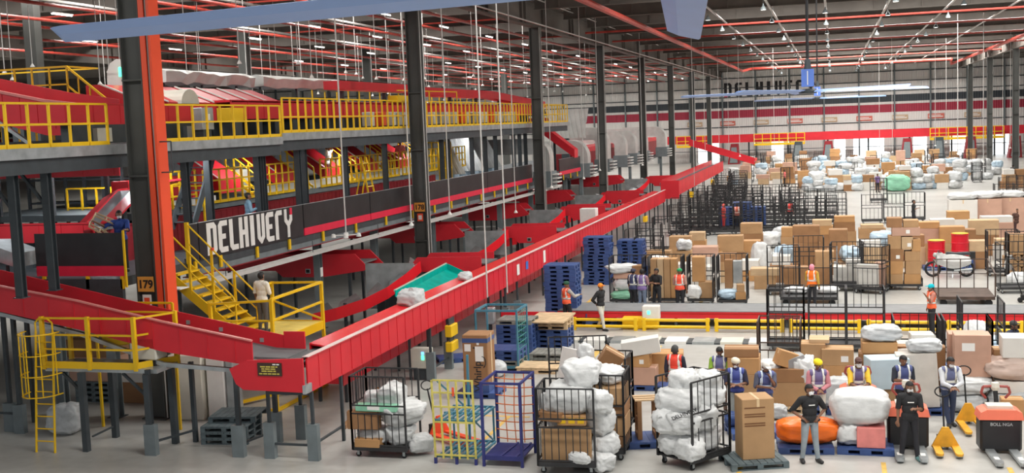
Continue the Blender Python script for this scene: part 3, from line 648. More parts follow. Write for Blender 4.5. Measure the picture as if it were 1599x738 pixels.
for k in range(22):
    t = thing('motor_cabinet', 'x', 'cabinet', (-19.5, 46.8+1.15*k+(.25 if k % 3 else 0), 7.5), 0, 'cabinets along the upper deck'); cabs.append(t)
    rbox(.4, .5, .62, .02).xf(Matrix.Translation((0, 0, .14))).build('body', [CREAM, ORG, CREAM, GALV, CREAM][k % 5], t); MB().box(-.15, .15, -.2, .2, 0, .15).build('plinth', GRYD, t)
number_off(cabs, 'small cabinet behind the upper railing around column 178, # from the left')
# left lower background: loop conveyors between the decks
t = thing('loop_conveyor', 'red conveyor running across between the decks at far left', 'conveyor', (-29, 28.3, 3.85)); s = MB(); ribbed(s, 'x', 0, .04, 0, 8.6, .75, 1.32, .75, -1); s.build('side', RED, t); MB().box(0, 8.6, .05, 1.0, 1.05, 1.12).build('belt', BELT, t)
for k in range(5): MB().box(.3+2*k, .4+2*k, .2, .3, 0, .8).build('leg', GRYD, t)
t = thing('loop_conveyor', 'higher red conveyor under the upper deck at far left', 'conveyor', (-30, 30.6, 6.1)); s = MB(); ribbed(s, 'x', 0, .04, 0, 9.0, .3, .85, 1.1, -1); s.build('side', RED, t)
for k in range(5): MB().box(.3+2*k, .42+2*k, .2, .3, -2.25, .35).build('leg', GRYD, t)
t = thing('grey_belt_chute', 'red sided chute with a wide grey belt, behind the man with the stool', 'chute', (0, 0, 3.85))
cp = [(29.3, 1.15, 0), (30.6, 2.08, .3), (32.0, 2.12, .6)]
def strip(u0, u1, dz0, dz1):
    q = MB()
    for (ya, za, xa), (yb, zb, xb) in zip(cp, cp[1:]):
        vs = [(u0+xa, ya, za+dz0), (u1+xa, ya, za+dz1), (u1+xb, yb, zb+dz1), (u0+xb, yb, zb+dz0)]
        q.add(vs+[(v[0], v[1], v[2]-.06) for v in vs], [(0,1,2,3), (7,6,5,4), (0,4,5,1), (1,5,6,2), (2,6,7,3), (3,7,4,0)])
    return q
strip(-21.4, -20.9, 0, 0).build('grey_belt', GALV, t); strip(-21.95, -21.4, -.2, .06).build('side', RED, t); strip(-20.9, -20.25, .06, .25).build('side', RED, t)
MB().box(-21.5, -20.7, 30.2, 30.4, 0, 1.6).build('stand', GRYD, t)
railing('inner_guard', 'yellow guard frames under the upper deck left of column 179', [(-24.72, 33, 4.62), (-19.6, 33, 4.62)], 1.3, .55, (.65,), 0)
MB().box(-4, 3.4, -.2, .3, -.77, -.05).build('base', GRYD, col.objects['inner_guard'])
t = thing('inner_rack', 'dark rack with pale bags seen between the decks at far left', 'rack', (-27, 34, 3.85))
for k in range(6): MB().bar((.75*k, 0, 0), (.75*k, 0, 2.7), .09).build('upright', GRYD, t)
for z in (.7, 1.5, 2.3): MB().box(0, 3.8, 0, .9, z, z+.06).build('shelf', GRYD, t)
# machinery mass under and behind
for n, (x, y, z, L, hh) in enumerate([(-26, 36, 3.85, 20, 1.1), (-25, 58, 3.85, 20, 2.6), (-28.5, 36, 7.5, 26, 1.2)]):
    t = thing('machine_block', ['dark drive units of the sorting line behind the walkway', 'dark machine frame under the upper deck near the third column', 'dark drive frame on the upper deck behind the hoppers'][n], 'machine', (x, y, z))
    for k in range(int(L/2)): MB().box(-.6, .6, 2*k, 2*k+1.6, 0, hh*(.8+.2*(k % 2))).build('unit', [GRYD, DRED, GRY][k % 3], t)
MESH_T = mat('fill_tube_white', (.9, .92, 1), .4, emit=((.85, .92, 1), 8))
UL = []  # tube fittings with area lamps, added to brighten the space between the decks
for k, (x, y, z) in enumerate([(-19.2, 31.3, 7.15), (-20.3, 38, 7.25), (-20.5, 46, 7.25), (-20.5, 56, 7.25), (-20.5, 63, 7.25), (-22, 26, 7.15), (-22.5, 32, 7.15)]):
    t = thing('deck_fill_light', 'white tube added under the upper deck to brighten it, %s of seven' % ORD[k], 'lamp', (x, y, z), 0, 'tube lights under the deck, added as fill')
    MB().box(-.05, .05, -.6, .6, 0, .05).build('housing', WHITE, t); MB().tube((0, -.58, -.03), (0, .58, -.03), .025, 6).build('tube', MESH_T, t)
    l = bpy.data.lights.new('tube', 'AREA'); l.shape = 'RECTANGLE'; l.size = .1; l.size_y = 1.2; l.energy = 90; l.color = (.95, .97, 1); o = bpy.data.objects.new('deck_fill_lamp', l); col.objects.link(o); o.location = (x, y, z-.08)
# silver end chute and red slide at the end of the upper deck
t = thing('end_chute', 'silver corrugated spiral chute beyond the end of the upper deck', 'chute', (-20.4, 89, 0)); c = MB()
for k in range(8): c.prism([(-1.6+.42*k, 8.5), (-1.4+.42*k, 8.5), (-.6+.42*k-.1*k, 6.2), (-.8+.42*k-.1*k, 6.2)], 'y', 0, .06)
c.prism([(-1.6, 8.5), (1.9, 8.5), (1.7, 7.4), (.9, 6.2), (-.8, 6.2)], 'y', .06, .12); c.build('face', DUCT, t); MB().box(-.4, .2, .1, .5, 0, 6.3).build('stand', GRYD, t)
t = thing('red_slide', 'red slide running down from the end of the upper deck', 'chute', (-20.6, 81.2, 3.9)); MB().prism([(-.3, 3.2), (-.3, 3.9), (2.6, 1.6), (2.6, 1.0)], 'y', 0, 1.2).build('body', RED, t); MB().bar((1, .6, 0), (1, .6, 2.2), .15).build('stand', GRYD, t)
# bent ducts in a row past the fascia
DK = [(72.6, 6.5, 1.15, 'first'), (84.6, 6.1, 1.1, 'second'), (92.5, 6.95, 1.5, 'third'), (101, 6.5, 1.2, 'fourth'), (106.3, 6.5, 1.5, 'fifth'), (113, 6.6, 1.1, 'sixth'), (126.3, 6.6, 1.5, 'seventh')]
for n, (y, ztop, wd, nm) in enumerate(DK):
    t = thing('bent_duct', 'grey bent air duct beyond the fascia, %s from the left' % nm, 'duct', (-19.0, y, 0), 0, 'bent air ducts')
    a = np.linspace(PI/2, 0, 9); r1 = 1.25; r0 = .25; cx, cz = 0, ztop-r1
    arc = MB(); out = [(cx+r1*math.cos(q), cz+r1*math.sin(q)) for q in a]; inn = [(cx+r0*math.cos(q), cz+r0*math.sin(q)) for q in a]
    for i in range(8): arc.prism([out[i], out[i+1], inn[i+1], inn[i]], 'y', 0, wd)
    arc.build('elbow', DUCT, t, smooth=False); MB().box(-3.5, 0, 0, wd, ztop-1.0, ztop).build('horizontal_run', DUCT, t)
    MB().box(r0, r1, 0, wd, 4.3, cz).build('drop', DUCT, t); MB().box(r0-.1, r1+.15, -.1, wd+.1, 3.3, 4.35).build('damper_box', GRY, t)
    lv = MB()
    for k in range(4): lv.box(r1+.15, r1+.5, .0, wd, 3.35+.25*k, 3.42+.25*k)
    lv.build('louvre', WHITE, t); MB().box(.5, .75, .2, .45, 0, 3.35).build('leg', GRY, t)
struct(MB().box(-33, -19.2, 84.3, 140, 3.1, 3.3).build('deck_floor', GRYD))
t = thing('far_casing', 'red machine casing among the far bent ducts', 'casing', (-20.2, 90.2, 3.3)); MB().box(-2, 0, 0, 46, 0, 1.6).build('body', DRED, t); MB().box(-2, .03, 0, 46, 1.6, 2.0).build('top', RED, t)

# ================================================================ conveyors on the floor
def conv_leg(t, x, y, z, guard, w=.07):
    l = MB().box(x-w/2, x+w/2, y-w/2, y+w/2, 0, z).build('leg', GRYD, t)
    if guard: MB().box(x-.13, x+.13, y-.09, y+.07, 0, .85).build('foot_guard', GRY, l)
t = thing('long_conveyor', 'long straight red conveyor running from the foreground into the distance', 'conveyor', (0, 0, 0))
LY0, LY1 = 23.3, 81.0
s = MB(); ribbed(s, 'y', -11.5, .03, LY0, LY1, 1.63, 2.46, .62, 1); s.build('near_side', RED, t)
s = MB(); s.box(-12.34, -12.31, 25.2, LY1, 1.65, 2.36); s.prism([(-12.34, 2.36), (-12.34, 2.4), (-11.8, 2.32), (-11.8, 2.28)], 'y', 25.2, LY1); s.build('far_side', REDS, t)
MB().box(-12.31, -11.53, LY0+.1, LY1, 2.2, 2.25).build('belt', BELT, t)
MB().prism([(-11.46, 2.455), (-11.46, 2.475), (-11.60, 2.475), (-11.80, 2.30), (-11.80, 2.28), (-11.62, 2.455)], 'y', LY0, LY1).build('lip', mat('pale_highlight_edge', (.74, .58, .55), .35, var=.12, scale=1.5), t)  # pale lip colour paints in the highlight along the conveyor edge
e = MB().prism([(-13.02, 1.72), (-11.5, 1.69), (-11.5, 2.47), (-12.9, 2.4), (-13.35, 2.2), (-13.2, 1.85)], 'y', LY0-.2, LY0-.15).build('end_panel', RED, t)
sg = MB().box(-12.62, -12.02, LY0-.22, LY0-.2, 2.06, 2.36).build('sign_plate', mat('sign_dark', (.05, .03, .02), .4), e)
yt = mat('sign_yellow', (.62, .52, .10), .5)
for k, (a, b, z, m_) in enumerate([(-12.55, -12.12, 2.27, yt), (-12.52, -12.14, 2.22, yt), (-12.52, -12.14, 2.17, yt), (-12.58, -12.08, 2.11, yt), (-12.24, -12.06, 2.325, PAPER)]):
    ln = MB(); R.seed(k); x = a
    while x < b-.03:
        q = min(b, x+R.uniform(.06, .13)); ln.box(x, q, LY0-.226, LY0-.221, z-.014, z+.014); x = q+.02
    ln.build('sign_line', m_, sg)
MB().box(-11.53, -11.45, LY0-.22, LY0+.1, 1.66, 1.86).build('roller_guard', GALV, t)
for k in range(8):
    for q, y in enumerate((23.57, 25.2)):
        yy = y+8.2*k
        if k: conv_leg(t, -11.62, yy, 1.65, k < 3); conv_leg(t, -12.28, yy, 1.7, False)
        else: conv_leg(t, -11.56, yy, 1.7, q == 0); conv_leg(t, -12.68, yy+.03, 1.75, True)
for k in range(8):
    y = 23.57+8.2*k; xf = -12.28 if k else -12.66; br = MB(); br.bar((xf, y, .35), (-11.6, y, .35), .05); br.bar((-11.6, y, .35), (-11.6, y+1.63, .35), .05); br.bar((xf, y, 1.55), (-11.6, y, 1.55), .06); br.bar((xf, y, .35), (xf, y, 1.55), .05); br.build('leg_brace', GRYD, t)
for k, y in enumerate((33.0, 46.5, 58.3, 71.0)):
    b = rbox(.22, .62, .36, .02).build('yellow_box', YEL, t, (-11.36, y, 1.12))
    MB().box(-.02, .02, -.25, .25, .36, .55).build('hanger', GRYD, b)
    if k < 2: c = rbox(.22, .62, .3, .02).build('yellow_box', YEL, t, (-11.36, y, .66)); MB().box(-.015, .015, -.2, .2, .3, .47).build('hanger', GRYD, c)
for k, (y, z0, z1, m_) in enumerate([(41.2, 1.85, 2.25, PAPER), (42.5, 1.9, 2.2, mat('blue_sticker', (.05, .15, .5), .5)), (45.3, 1.8, 2.3, PAPER)]): MB().box(-11.485, -11.478, y, y+.35, z0, z1).build('sticker', m_, t)
b = thing('crumpled_bag', 'crumpled white plastic bag lying on the long red conveyor', 'bag', (-11.98, 31.33, 2.33))
# inclined feeder from the left
t = thing('feeder_conveyor', 'red feeder conveyor sloping down from the left edge to the long conveyor', 'conveyor', (0, 24.0, 0))
s = MB(); P1 = [(-22, 3.82), (-22, 4.32), (-19.98, 3.98), (-17.8, 3.62), (-15.5, 3.13), (-13.12, 2.70), (-13.12, 2.12), (-15.5, 2.4), (-17.8, 2.95), (-20, 3.36)]
for i in range(4): s.prism([P1[1+i], P1[2+i], P1[8-i] if i < 3 else P1[6], P1[9-i] if i < 4 else P1[7]], 'y', -.2, -.17) if False else None
up = [(-22, 4.36), (-20, 3.99), (-17.8, 3.63), (-15.5, 3.14), (-13.12, 2.70)]; lo = [(-22, 3.70), (-20, 3.35), (-17.8, 2.93), (-15.5, 2.42), (-13.12, 2.12)]
for i in range(4): s.prism([up[i], up[i+1], lo[i+1], lo[i]], 'y', -.2, -.17)
def lerp(tab, x):
    for a, b in zip(tab, tab[1:]):
        if a[0] <= x <= b[0]: return a[1]+(b[1]-a[1])*(x-a[0])/(b[0]-a[0])
for k in range(12):
    x = -21.5+.72*k; s.prism([(x, lerp(lo, x)+.03), (x+.02, lerp(lo, x)+.03), (x+.02, lerp(up, x)-.03), (x, lerp(up, x)-.03)], 'y', -.212, -.2)
s.build('near_side', RED, t)
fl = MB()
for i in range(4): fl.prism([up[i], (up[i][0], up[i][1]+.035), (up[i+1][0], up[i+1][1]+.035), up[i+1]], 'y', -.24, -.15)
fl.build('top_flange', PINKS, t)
up2 = [(-22, 4.48), (-20.9, 4.24), (-18.66, 3.78), (-16.28, 3.28), (-13.82, 2.80), (-12.88, 2.62)]; s = MB()
for i in range(5): s.prism([up2[i], up2[i+1], (up2[i+1][0], up2[i+1][1]-.75), (up2[i][0], up2[i][1]-.75)], 'y', 1.0, 1.03)
s.build('far_side', RED, t); s = MB()
for x, z in ((-15.5, 2.92), (-14.6, 2.75), (-13.5, 2.5)): s.lathe([(0, 0), (.05, .0), (.05, .02), (0, .02)], 8, (0, 0, 0)) if False else s.box(x-.05, x+.05, .985, 1.0, z-.05, z+.05)
s.build('bolt_plates', GALV, t)
s = MB()
for i in range(4): s.prism([(up[i][0], up[i][1]-.38), (up[i+1][0], up[i+1][1]-.38), (up[i+1][0], up[i+1][1]-.43), (up[i][0], up[i][1]-.43)], 'y', -.17, 1.0)
s.prism([(-13.12, 2.32), (-12.3, 2.3), (-12.3, 2.26), (-13.12, 2.27)], 'y', -.1, 1.0); s.build('belt', BELT, t)
MB().box(-12.9, -12.35, .98, 1.03, 2.25, 2.72).build('discharge_plate', RED, t)
s = MB(); gb = [(-22, 3.62), (-20, 3.3), (-17.8, 2.83), (-15.6, 2.13), (-13.2, 2.0)]
for i in range(4): s.prism([gb[i], gb[i+1], (gb[i+1][0], gb[i+1][1]-.1), (gb[i][0], gb[i][1]-.1)], 'y', -.1, .0)
s.build('support_rail', GALV, t)
for x, y, g in ((-15.7, -.58, True), (-13.48, -.4, True), (-15.26, .6, False), (-13.17, .85, True), (-20.86, .88, True), (-20.45, .75, True)):
    z = lerp(gb, x) - .1 if x < -13.2 else 2.0
    l = MB().box(x-.05, x+.05, y-.05, y+.05, 0, z).build('leg', GRYD, t)
    if g: MB().box(x-.16, x+.14, y-.1, y+.06, 0, .75).build('foot_guard', GRY, l)
s = MB(); s.bar((-15.7, -.55, .3), (-15.26, .6, .3), .05); s.bar((-13.48, -.4, .3), (-13.17, .85, .3), .05); s.bar((-21.5, .8, .5), (-20.4, .75, .5), .05); s.build('brace', GRYD, t)
# second stretch of the long conveyor, farther on
t = thing('long_conveyor', 'second stretch of red conveyor, offset to the right beyond the first one', 'conveyor', (0, 0, 0))
s = MB(); ribbed(s, 'y', -10.7, .04, 82.2, 117, 2.0, 3.0, .8, 1); s.build('near_side', RED, t); MB().box(-11.9, -11.86, 82.2, 117, 2.1, 3.1).build('far_side', REDS, t); MB().box(-11.86, -10.74, 82.3, 117, 2.6, 2.66).build('belt', BELT, t); MB().box(-11.95, -10.65, 82.0, 82.2, 1.75, 3.05).build('end_panel', RED, t)
for k in range(5):
    for x in (-10.8, -11.8): conv_leg(t, x, 84+8*k, 2.1, False)
for y in (88, 104): rbox(.25, .7, .45, .02).build('yellow_box', YEL, t, (-10.5, y, 1.4))
t = thing('link_conveyor', 'red conveyor slanting down past the end of the far bent ducts', 'conveyor', (-14.2, 118, 0)); s = MB(); s.prism([(0, 4.6), (0, 5.3), (6.5, 3.2), (6.5, 2.5)], 'y', 0, .06); s.prism([(0, 4.6), (0, 5.2), (6.5, 3.1), (6.5, 2.5)], 'y', 1.2, 1.26); s.build('side', RED, t); MB().prism([(0, 4.9), (6.5, 2.8), (6.5, 2.75), (0, 4.85)], 'y', .06, 1.2).build('belt', BELT, t)
for x, h in ((.5, 4.5), (3.2, 3.6), (6.2, 2.7)): conv_leg(t, x, .1, h, False)
# cross conveyors from under the mezzanine to the long conveyor
for n in range(5):
    y = 40.8+12.2*n
    if n == 4: y = 97
    t = thing('cross_conveyor', 'red sided cross conveyor under the mezzanine, %s from the camera' % ORD[n], 'conveyor', (-12.75, y, 0), 0, 'cross conveyors')
    for yy, ex in ((0, 0), (1.5, .05)):
        MB().prism([(-2.95, 2.15), (-2.55, 2.6), (ex, 2.62), (ex, 2.05), (-.25, 2.05), (-.35, 1.8), (-1.9, 1.8), (-2.1, 2.05), (-2.9, 2.05)], 'y', yy, yy+.05).build('side', RED, t)
        MB().prism([(-11, 2.75), (-5.1, 2.75), (-4.55, 2.2), (-4.75, 2.1), (-6.5, 1.85), (-8.2, 1.85), (-8.5, 2.1), (-11, 2.1)], 'y', yy, yy+.05).build('feed_side', RED, t)
    MB().box(-4.8, -2.7, .05, 1.5, 2.1, 2.18).build('transfer_plate', mat('tan_plate', (.42, .33, .24), .5), t)
    MB().box(-2.7, .2, .05, 1.5, 2.32, 2.37).build('belt', BELT, t); MB().box(-11, -4.8, .05, 1.5, 2.35, 2.4).build('belt', BELT, t)
    q = MB().box(-1.45, -1.25, -.03, 0, 1.88, 2.06).build('bearing_plate', GALV, t); MB().box(-1.42, -1.28, -.04, -.03, 1.91, 2.03).build('bearing', RUB, q)
    q = MB().box(-7.2, -7.0, -.03, 0, 2.0, 2.18).build('bearing_plate', GALV, t); MB().box(-7.17, -7.03, -.04, -.03, 2.03, 2.15).build('bearing', RUB, q)
    for x in (-2.3, -5.4, -8.4, -10.6):
        for yy in (.1, 1.4): MB().box(x-.05, x+.05, yy-.05, yy+.05, 0, 2.1).build('leg', GRYD, t)
    MB().box(-4.4, -3.2, .3, 1.3, .4, 2.05).build('drive_housing', GRYD, t)
    # curved discharge chute
    c = thing('curved_chute', 'grey curved chute with a red side, in front of the %s cross conveyor' % ORD[n], 'chute', (-17.6, y-3.2, 0), 0, 'curved chutes')
    sp = [(2.55, 2.9, 2.45), (2.45, 1.6, 2.15), (2.1, .6, 1.8), (1.4, .1, 1.45), (.4, -.2, 1.15), (-.5, -.3, .95)]
    sd = MB()
    for a, b in zip(sp, sp[1:]):
        sd.add([a, b, (b[0], b[1], b[2]+.06), (a[0], a[1], a[2]+.06), (a[0]+.03, a[1]-.03, a[2]-.36), (b[0]+.03, b[1]-.03, b[2]-.36)], [(0,1,2,3), (0,4,5,1), (3,2,5,4)])
    sd.build('red_side', REDS, c)
    bed = MB()
    for (a, b) in zip(sp, sp[1:]):
        ia = (a[0]-.9, a[1]+1.3, a[2]+.05); ib = (b[0]-.5, b[1]+1.5, b[2]+.05); bed.add([(a[0], a[1], a[2]-.1), (b[0], b[1], b[2]-.1), ib, ia], [(0,1,2,3)])
    bed.build('bed', GALV, c)
    MB().box(.55, 2.5, 2.3, 2.34, 1.35, 2.5).build('back_sheet', GALV, c)
    for x, yy in ((2.3, 1.2), (.5, .4), (1.2, 2.4)): MB().box(x-.05, x+.05, yy-.05, yy+.05, 0, 1.3).build('leg', GRYD, c)
t = thing('teal_tray', 'teal plastic chute tray lying behind the long conveyor', 'tray', (0, 0, 0))
a0 = Vector((-13.7, 34.4, 2.1)); a1 = Vector((-13.8, 39.9, 2.28)); wv = Vector((.85, -.1, -.36))
s = MB(); s.add([a0, a1, a1+wv, a0+wv], [(0,1,2,3)]); s.build('bed', TEAL, t)
s = MB()
for p, q in ((a0, a1), (a0+wv, a1+wv), (a1, a1+wv)): s.bar(p+Vector((0,0,.1)), q+Vector((0,0,.1)), .03, .2)
s.build('rim', TEAL, t); s = MB(); s.bar(a0+Vector((-.02,0,.2)), a1+Vector((-.02,0,.2)), .06, .05); s.build('pale_edge', mat('pale_edge', (.45, .55, .45), .5), t)
for p in (a0+wv+Vector((0,.8,.02)), a1+wv+Vector((0,-.8,.02))): MB().bar(p, (-12.33, p.y, p.z), .05).build('bracket', GRYD, t)
# low red conveyor under and behind the long one
t = thing('low_conveyor', 'low red conveyor behind the legs of the long conveyor', 'conveyor', (-13.5, 28.5, 0)); s = MB(); ribbed(s, 'y', .5, .04, 0, 34, .55, 1.45, .7, 1); s.box(-.5, -.46, 0, 34, .55, 1.5); s.build('sides', RED, t); MB().box(-.46, .46, 0, 34, 1.0, 1.06).build('belt', BELT, t); MB().box(-.5, .5, 0, .05, .6, 1.3).build('end_panel', RED, t)
for k in range(9):
    for x in (-.4, .4): MB().box(x-.04, x+.04, .4+4*k-.04, .4+4*k+.04, 0, .6).build('leg', GRYD, t)
t = thing('control_box', 'grey control box with green lamp on the floor under the long conveyor', 'control box', (-11.95, 31.9, 0)); rbox(.6, .35, .6, .02).xf(Matrix.Translation((0, 0, .35))).build('body', CREAM, t); MB().box(-.25, .25, -.12, .12, 0, .36).build('stand', GRYD, t); MB().box(.05, .13, -.19, -.17, .62, .75).build('green_lamp', GRNLED, t); MB().box(.05, .13, -.19, -.17, .78, .86).build('blue_lamp', BLULED, t)
t = thing('control_box', 'pale control box hanging near the yellow boxes under the long conveyor', 'control box', (-11.1, 36.3, 0)); rbox(.3, .25, .55, .02).xf(Matrix.Translation((0, 0, .9))).build('body', GALV, t); MB().box(-.04, .04, -.04, .04, 0, .92).build('stand', GRYD, t)
t = thing('control_box', 'white control cabinet standing behind the long conveyor, far along', 'control box', (-16.34, 84.29, 0)); t.location = (-13.1, 62.3, 0); rbox(.9, .7, 1.0, .02).xf(Matrix.Translation((0, 0, 1.7))).build('body', WHITE, t); MB().box(-.3, .3, -.2, .2, 0, 1.72).build('stand', GRYD, t)
# access platform with caged ladder at far left
t = thing('ladder_platform', 'small yellow railed platform on grey legs at lower left', 'platform', (-18.6, 23.6, 0))
MB().box(0, 3.1, -.1, .95, 1.95, 2.05).build('deck', GALV, t)
tb = MB(); tb.box(0, 2.55, -.13, -.1, 2.03, 2.2); tb.bar((2.55, -.12, 2.12), (3.1, .85, 2.12), .03, .16); tb.build('toe_board', YEL, t)
for x, y in ((0, -.1), (1.28, -.1), (2.55, -.1), (3.08, .85), (0.02, .9)): MB().bar((x, y, 2.0), (x, y, 3.3), .09).build('post', YEL, t)
rl = MB()
for z in (3.26, 2.85, 2.5): rl.bar((0, -.1, z), (2.55, -.1, z), .045); rl.bar((2.55, -.1, z), (3.08, .85, z), .045)
rl.bar((.02, .9, 3.26), (3.08, .85, 3.26), .04); rl.build('rail', YEL, t)
for x, y in ((1.05, -.15), (1.0, 1.1), (2.88, -.2), (2.9, .8)): MB().box(x-.07, x+.07, y-.07, y+.07, 0, 1.95).build('leg', GRYD, t)
bb = MB(); bb.bar((1.05, 0, 1.3), (.4, 0, 1.92), .06); bb.bar((2.8, 0, 1.3), (2.1, 0, 1.92), .06); bb.bar((1.05, .1, .3), (1.0, 1.0, .3), .04); bb.build('brace', GRYD, t)
rbox(.9, .35, .42, .02).xf(Matrix.Rotation(-.12, 4, 'Y')).build('yellow_crate', YEL, t, (1.75, .6, 2.5))
q = rbox(.72, .5, .55, .03).build('white_unit', CREAM, t, (2.55, .45, 2.2))
for x in (-.25, .25): MB().box(x-.03, x+.03, -.2, .2, -.15, 0).build('foot', RUB, q)
l = thing('caged_ladder', 'yellow caged ladder on the left end of the small platform', 'ladder', (-18.75, 23.45, 0))
for x in (0, .48): MB().bar((x-.05 if not x else x, -.25, 0), (x, .0, 2.95), .05, .03).build('stile', YEL, l)
for k in range(9): MB().tube((.0, -.24+.028*k, .28+.3*k), (.48, -.24+.028*k, .28+.3*k), .016, 6).build('rung', YEL, l)
hp = MB().path([(.0, 0, 2.9), (.0, 0, 3.15), (.1, 0, 3.25), (.35, 0, 3.25), (.48, 0, 3.15), (.48, 0, 2.9)], .022, 6); hp.build('grab_loop', YEL, l)
for z in (1.45, 1.95, 2.45, 2.95):
    pts = [(.24+.47*math.cos(a), -.08-.62*math.sin(a), z) for a in np.linspace(0, PI, 12)]
    b = MB()
    for a_, b_ in zip(pts, pts[1:]): b.bar(a_, b_, .05, .02, up=(0,0,1))
    b.build('hoop', YEL, l)
for a in np.linspace(.25, PI-.25, 5): MB().bar((.24+.47*math.cos(a), -.08-.62*math.sin(a), 1.45), (.24+.47*math.cos(a), -.08-.62*math.sin(a), 2.97), .03, .015).build('cage_strip', YEL, l)
# low cross belt on the open floor
t = thing('floor_conveyor', 'low grey belt conveyor with red side crossing the open floor', 'conveyor', (-9.9, 40.6, 0))
MB().box(0, 40, .35, 2.1, .5, .58).build('belt', mat('grey_belt', (.20, .205, .21), .5), t); s = MB(); ribbed(s, 'x', .3, .05, 0, 40, .33, .56, 2.4, -1); s.build('side', RED, t); MB().box(0, 40, 2.1, 2.16, .1, .585).build('far_side', GRY, t)
for k in range(11): MB().box(.4+3.9*k, .5+3.9*k, .4, .5, 0, .5).build('leg', GRYD, t)
for k in range(8):
    b = thing('floor_barrier', 'low yellow guard barrier before the floor conveyor, %s from the left' % ORD[k], 'barrier', (-9.2+2.55*k, 40.2, 0), 0, 'yellow floor barriers')
    for z in (.14, .38): MB().tube((0, 0, z), (2.4, 0, z), .055, 8).build('rail', YEL, b)
    for x in (.08, 2.32): MB().box(x-.06, x+.06, -.06, .06, 0, .46).build('post', YEL, b); 
t = thing('belt_drive', 'yellow and white drive unit with green lamp at the floor conveyor', 'drive unit', (-6.52, 40.65, 0)); rbox(1.3, .4, .42, .03).build('yellow_base', YEL, t, (-.25, 0, 0)); q = rbox(.62, .35, .5, .03).build('white_box', WHITE, t, (.15, -.05, .35)); MB().box(-.12, -.02, -.19, -.178, .2, .32).build('green_lamp', GRNLED, q)
t = thing('floor_kerb', 'row of pale flat plates with dark gaps on the floor before the yellow barriers', 'plates', (-9.2, 37.8, 0)); 
for k in range(22): MB().box(.92*k, .92*k+.72, 0, .9, 0, .09).build('plate', [CREAM, WHITE, GALV][k % 3], t)
MB().box(-.1, 20.4, .02, .85, 0, .05).build('base', GRYD, t)
# red gantry conveyor along the far wall
t = thing('far_gantry', 'red elevated conveyor crossing the whole far end of the hall', 'conveyor', (-26, 184.5, 0)); s = MB(); ribbed(s, 'x', 0, .06, 0, 70, 3.2, 4.45, 2.5, -1); s.box(0, 70, 1.6, 1.66, 3.2, 4.45); s.build('sides', RED, t); MB().box(0, 70, .06, 1.6, 3.5, 3.6).build('belt', BELT, t)
for k in range(12): MB().box(1+6*k, 1.25+6*k, .6, .85, 0, 3.3).build('leg', GRYD, t)
MB().box(0, 70, -.2, -.1, 1.9, 2.0).build('tie', GRYD, t)
for k, (x0, x1, nm) in enumerate([(-24, -18.5, 'left'), (-11.96, -4.30, 'middle'), (13.96, 24.21, 'right')]):
    g = railing('gantry_walkway', 'yellow railed maintenance walkway on the far gantry, %s of three' % {'left': 'leftmost', 'middle': 'middle', 'right': 'rightmost'}[nm], [(x0, 183.6, 2.75), (x1, 183.6, 2.75)], 1.7, 1.3, (.9, .4), .25, YEL, .05); MB().box(0, x1-x0, 0, .9, -.1, 0).build('deck', YEL, g)
WS = []
for k in range(9):
    x = -23+5.3*k; t = thing('wall_sign', 'x', 'sign', (x, WY-.16, 5.85), 0, 'signs along the far wall'); WS.append(t); MB().box(0, 2.4, 0, .04, 0, .75).build('board', [mat('sign_tan', (.55, .40, .26), .6), mat('sign_red', (.62, .16, .12), .6)][k % 2], t); MB().box(.15, 2.2, -.01, 0, .2, .35).build('text_strip', PAPER, t); MB().box(.15, 1.9, -.01, 0, .45, .55).build('text_strip', PAPER, t)
number_off(WS, 'small signboard on the far wall below the red band, # from the left')

# ================================================================ people
def capsule(mb, a, b, ra, rb, n=10):
    a = Vector(a); b = Vector(b)
    mb.tube(a, b, ra, n, rb); mb.ell(a, (ra,)*3, n, 6); mb.ell(b, (rb,)*3, n, 6)
ARMS = {  # elbow, wrist for one side (x is mirrored for the other)
 'hang': ((.235, .02, 1.11), (.25, -.05, .87)), 'hip': ((.37, .08, 1.13), (.19, -.03, .99)), 'fold': ((.245, -.08, 1.13), (-.05, -.22, 1.15)),
 'foldb': ((.245, -.08, 1.11), (-.04, -.26, 1.10)), 'lean': ((.21, -.30, 1.10), (.0, -.46, 1.02)), 'phone': ((.23, -.06, 1.11), (.06, -.27, 1.17)),
 'back': ((.31, .15, 1.13), (.12, .15, .99)), 'raise': ((.29, -.08, 1.50), (.20, -.14, 1.78)), 'chin': ((.17, -.20, 1.14), (.06, -.20, 1.35)),
 'out': ((.22, -.20, 1.16), (.17, -.45, 1.19)), 'reach': ((.28, -.16, 1.26), (.30, -.42, 1.30)), 'up': ((.25, -.12, 1.14), (.22, -.27, 1.36)), 'side': ((.40, -.02, 1.28), (.62, -.10, 1.42)), 'clasp': ((.24, -.06, 1.10), (.03, -.24, 1.02))}
def cloth(name, m, V, F, N, mask, off, parent, V2=None):
    fm = mask[F].all(axis=1); fs = F[fm]
    if len(fs) < 8: return None
    used = np.unique(fs); idx = np.full(len(V), -1); idx[used] = np.arange(len(used))
    P = (V[used] + N[used]*off)
    me = bpy.data.meshes.new(name); me.from_pydata(P.tolist(), [], idx[fs].tolist()); me.materials.append(m)
    me.polygons.foreach_set('use_smooth', [True]*len(me.polygons))
    return link(name, me, parent)
def cmat(c, rough=.8): return mat('cloth_%d_%d_%d' % tuple(int(v*255) for v in c), c, rough, var=.1, scale=8, bump=.1)
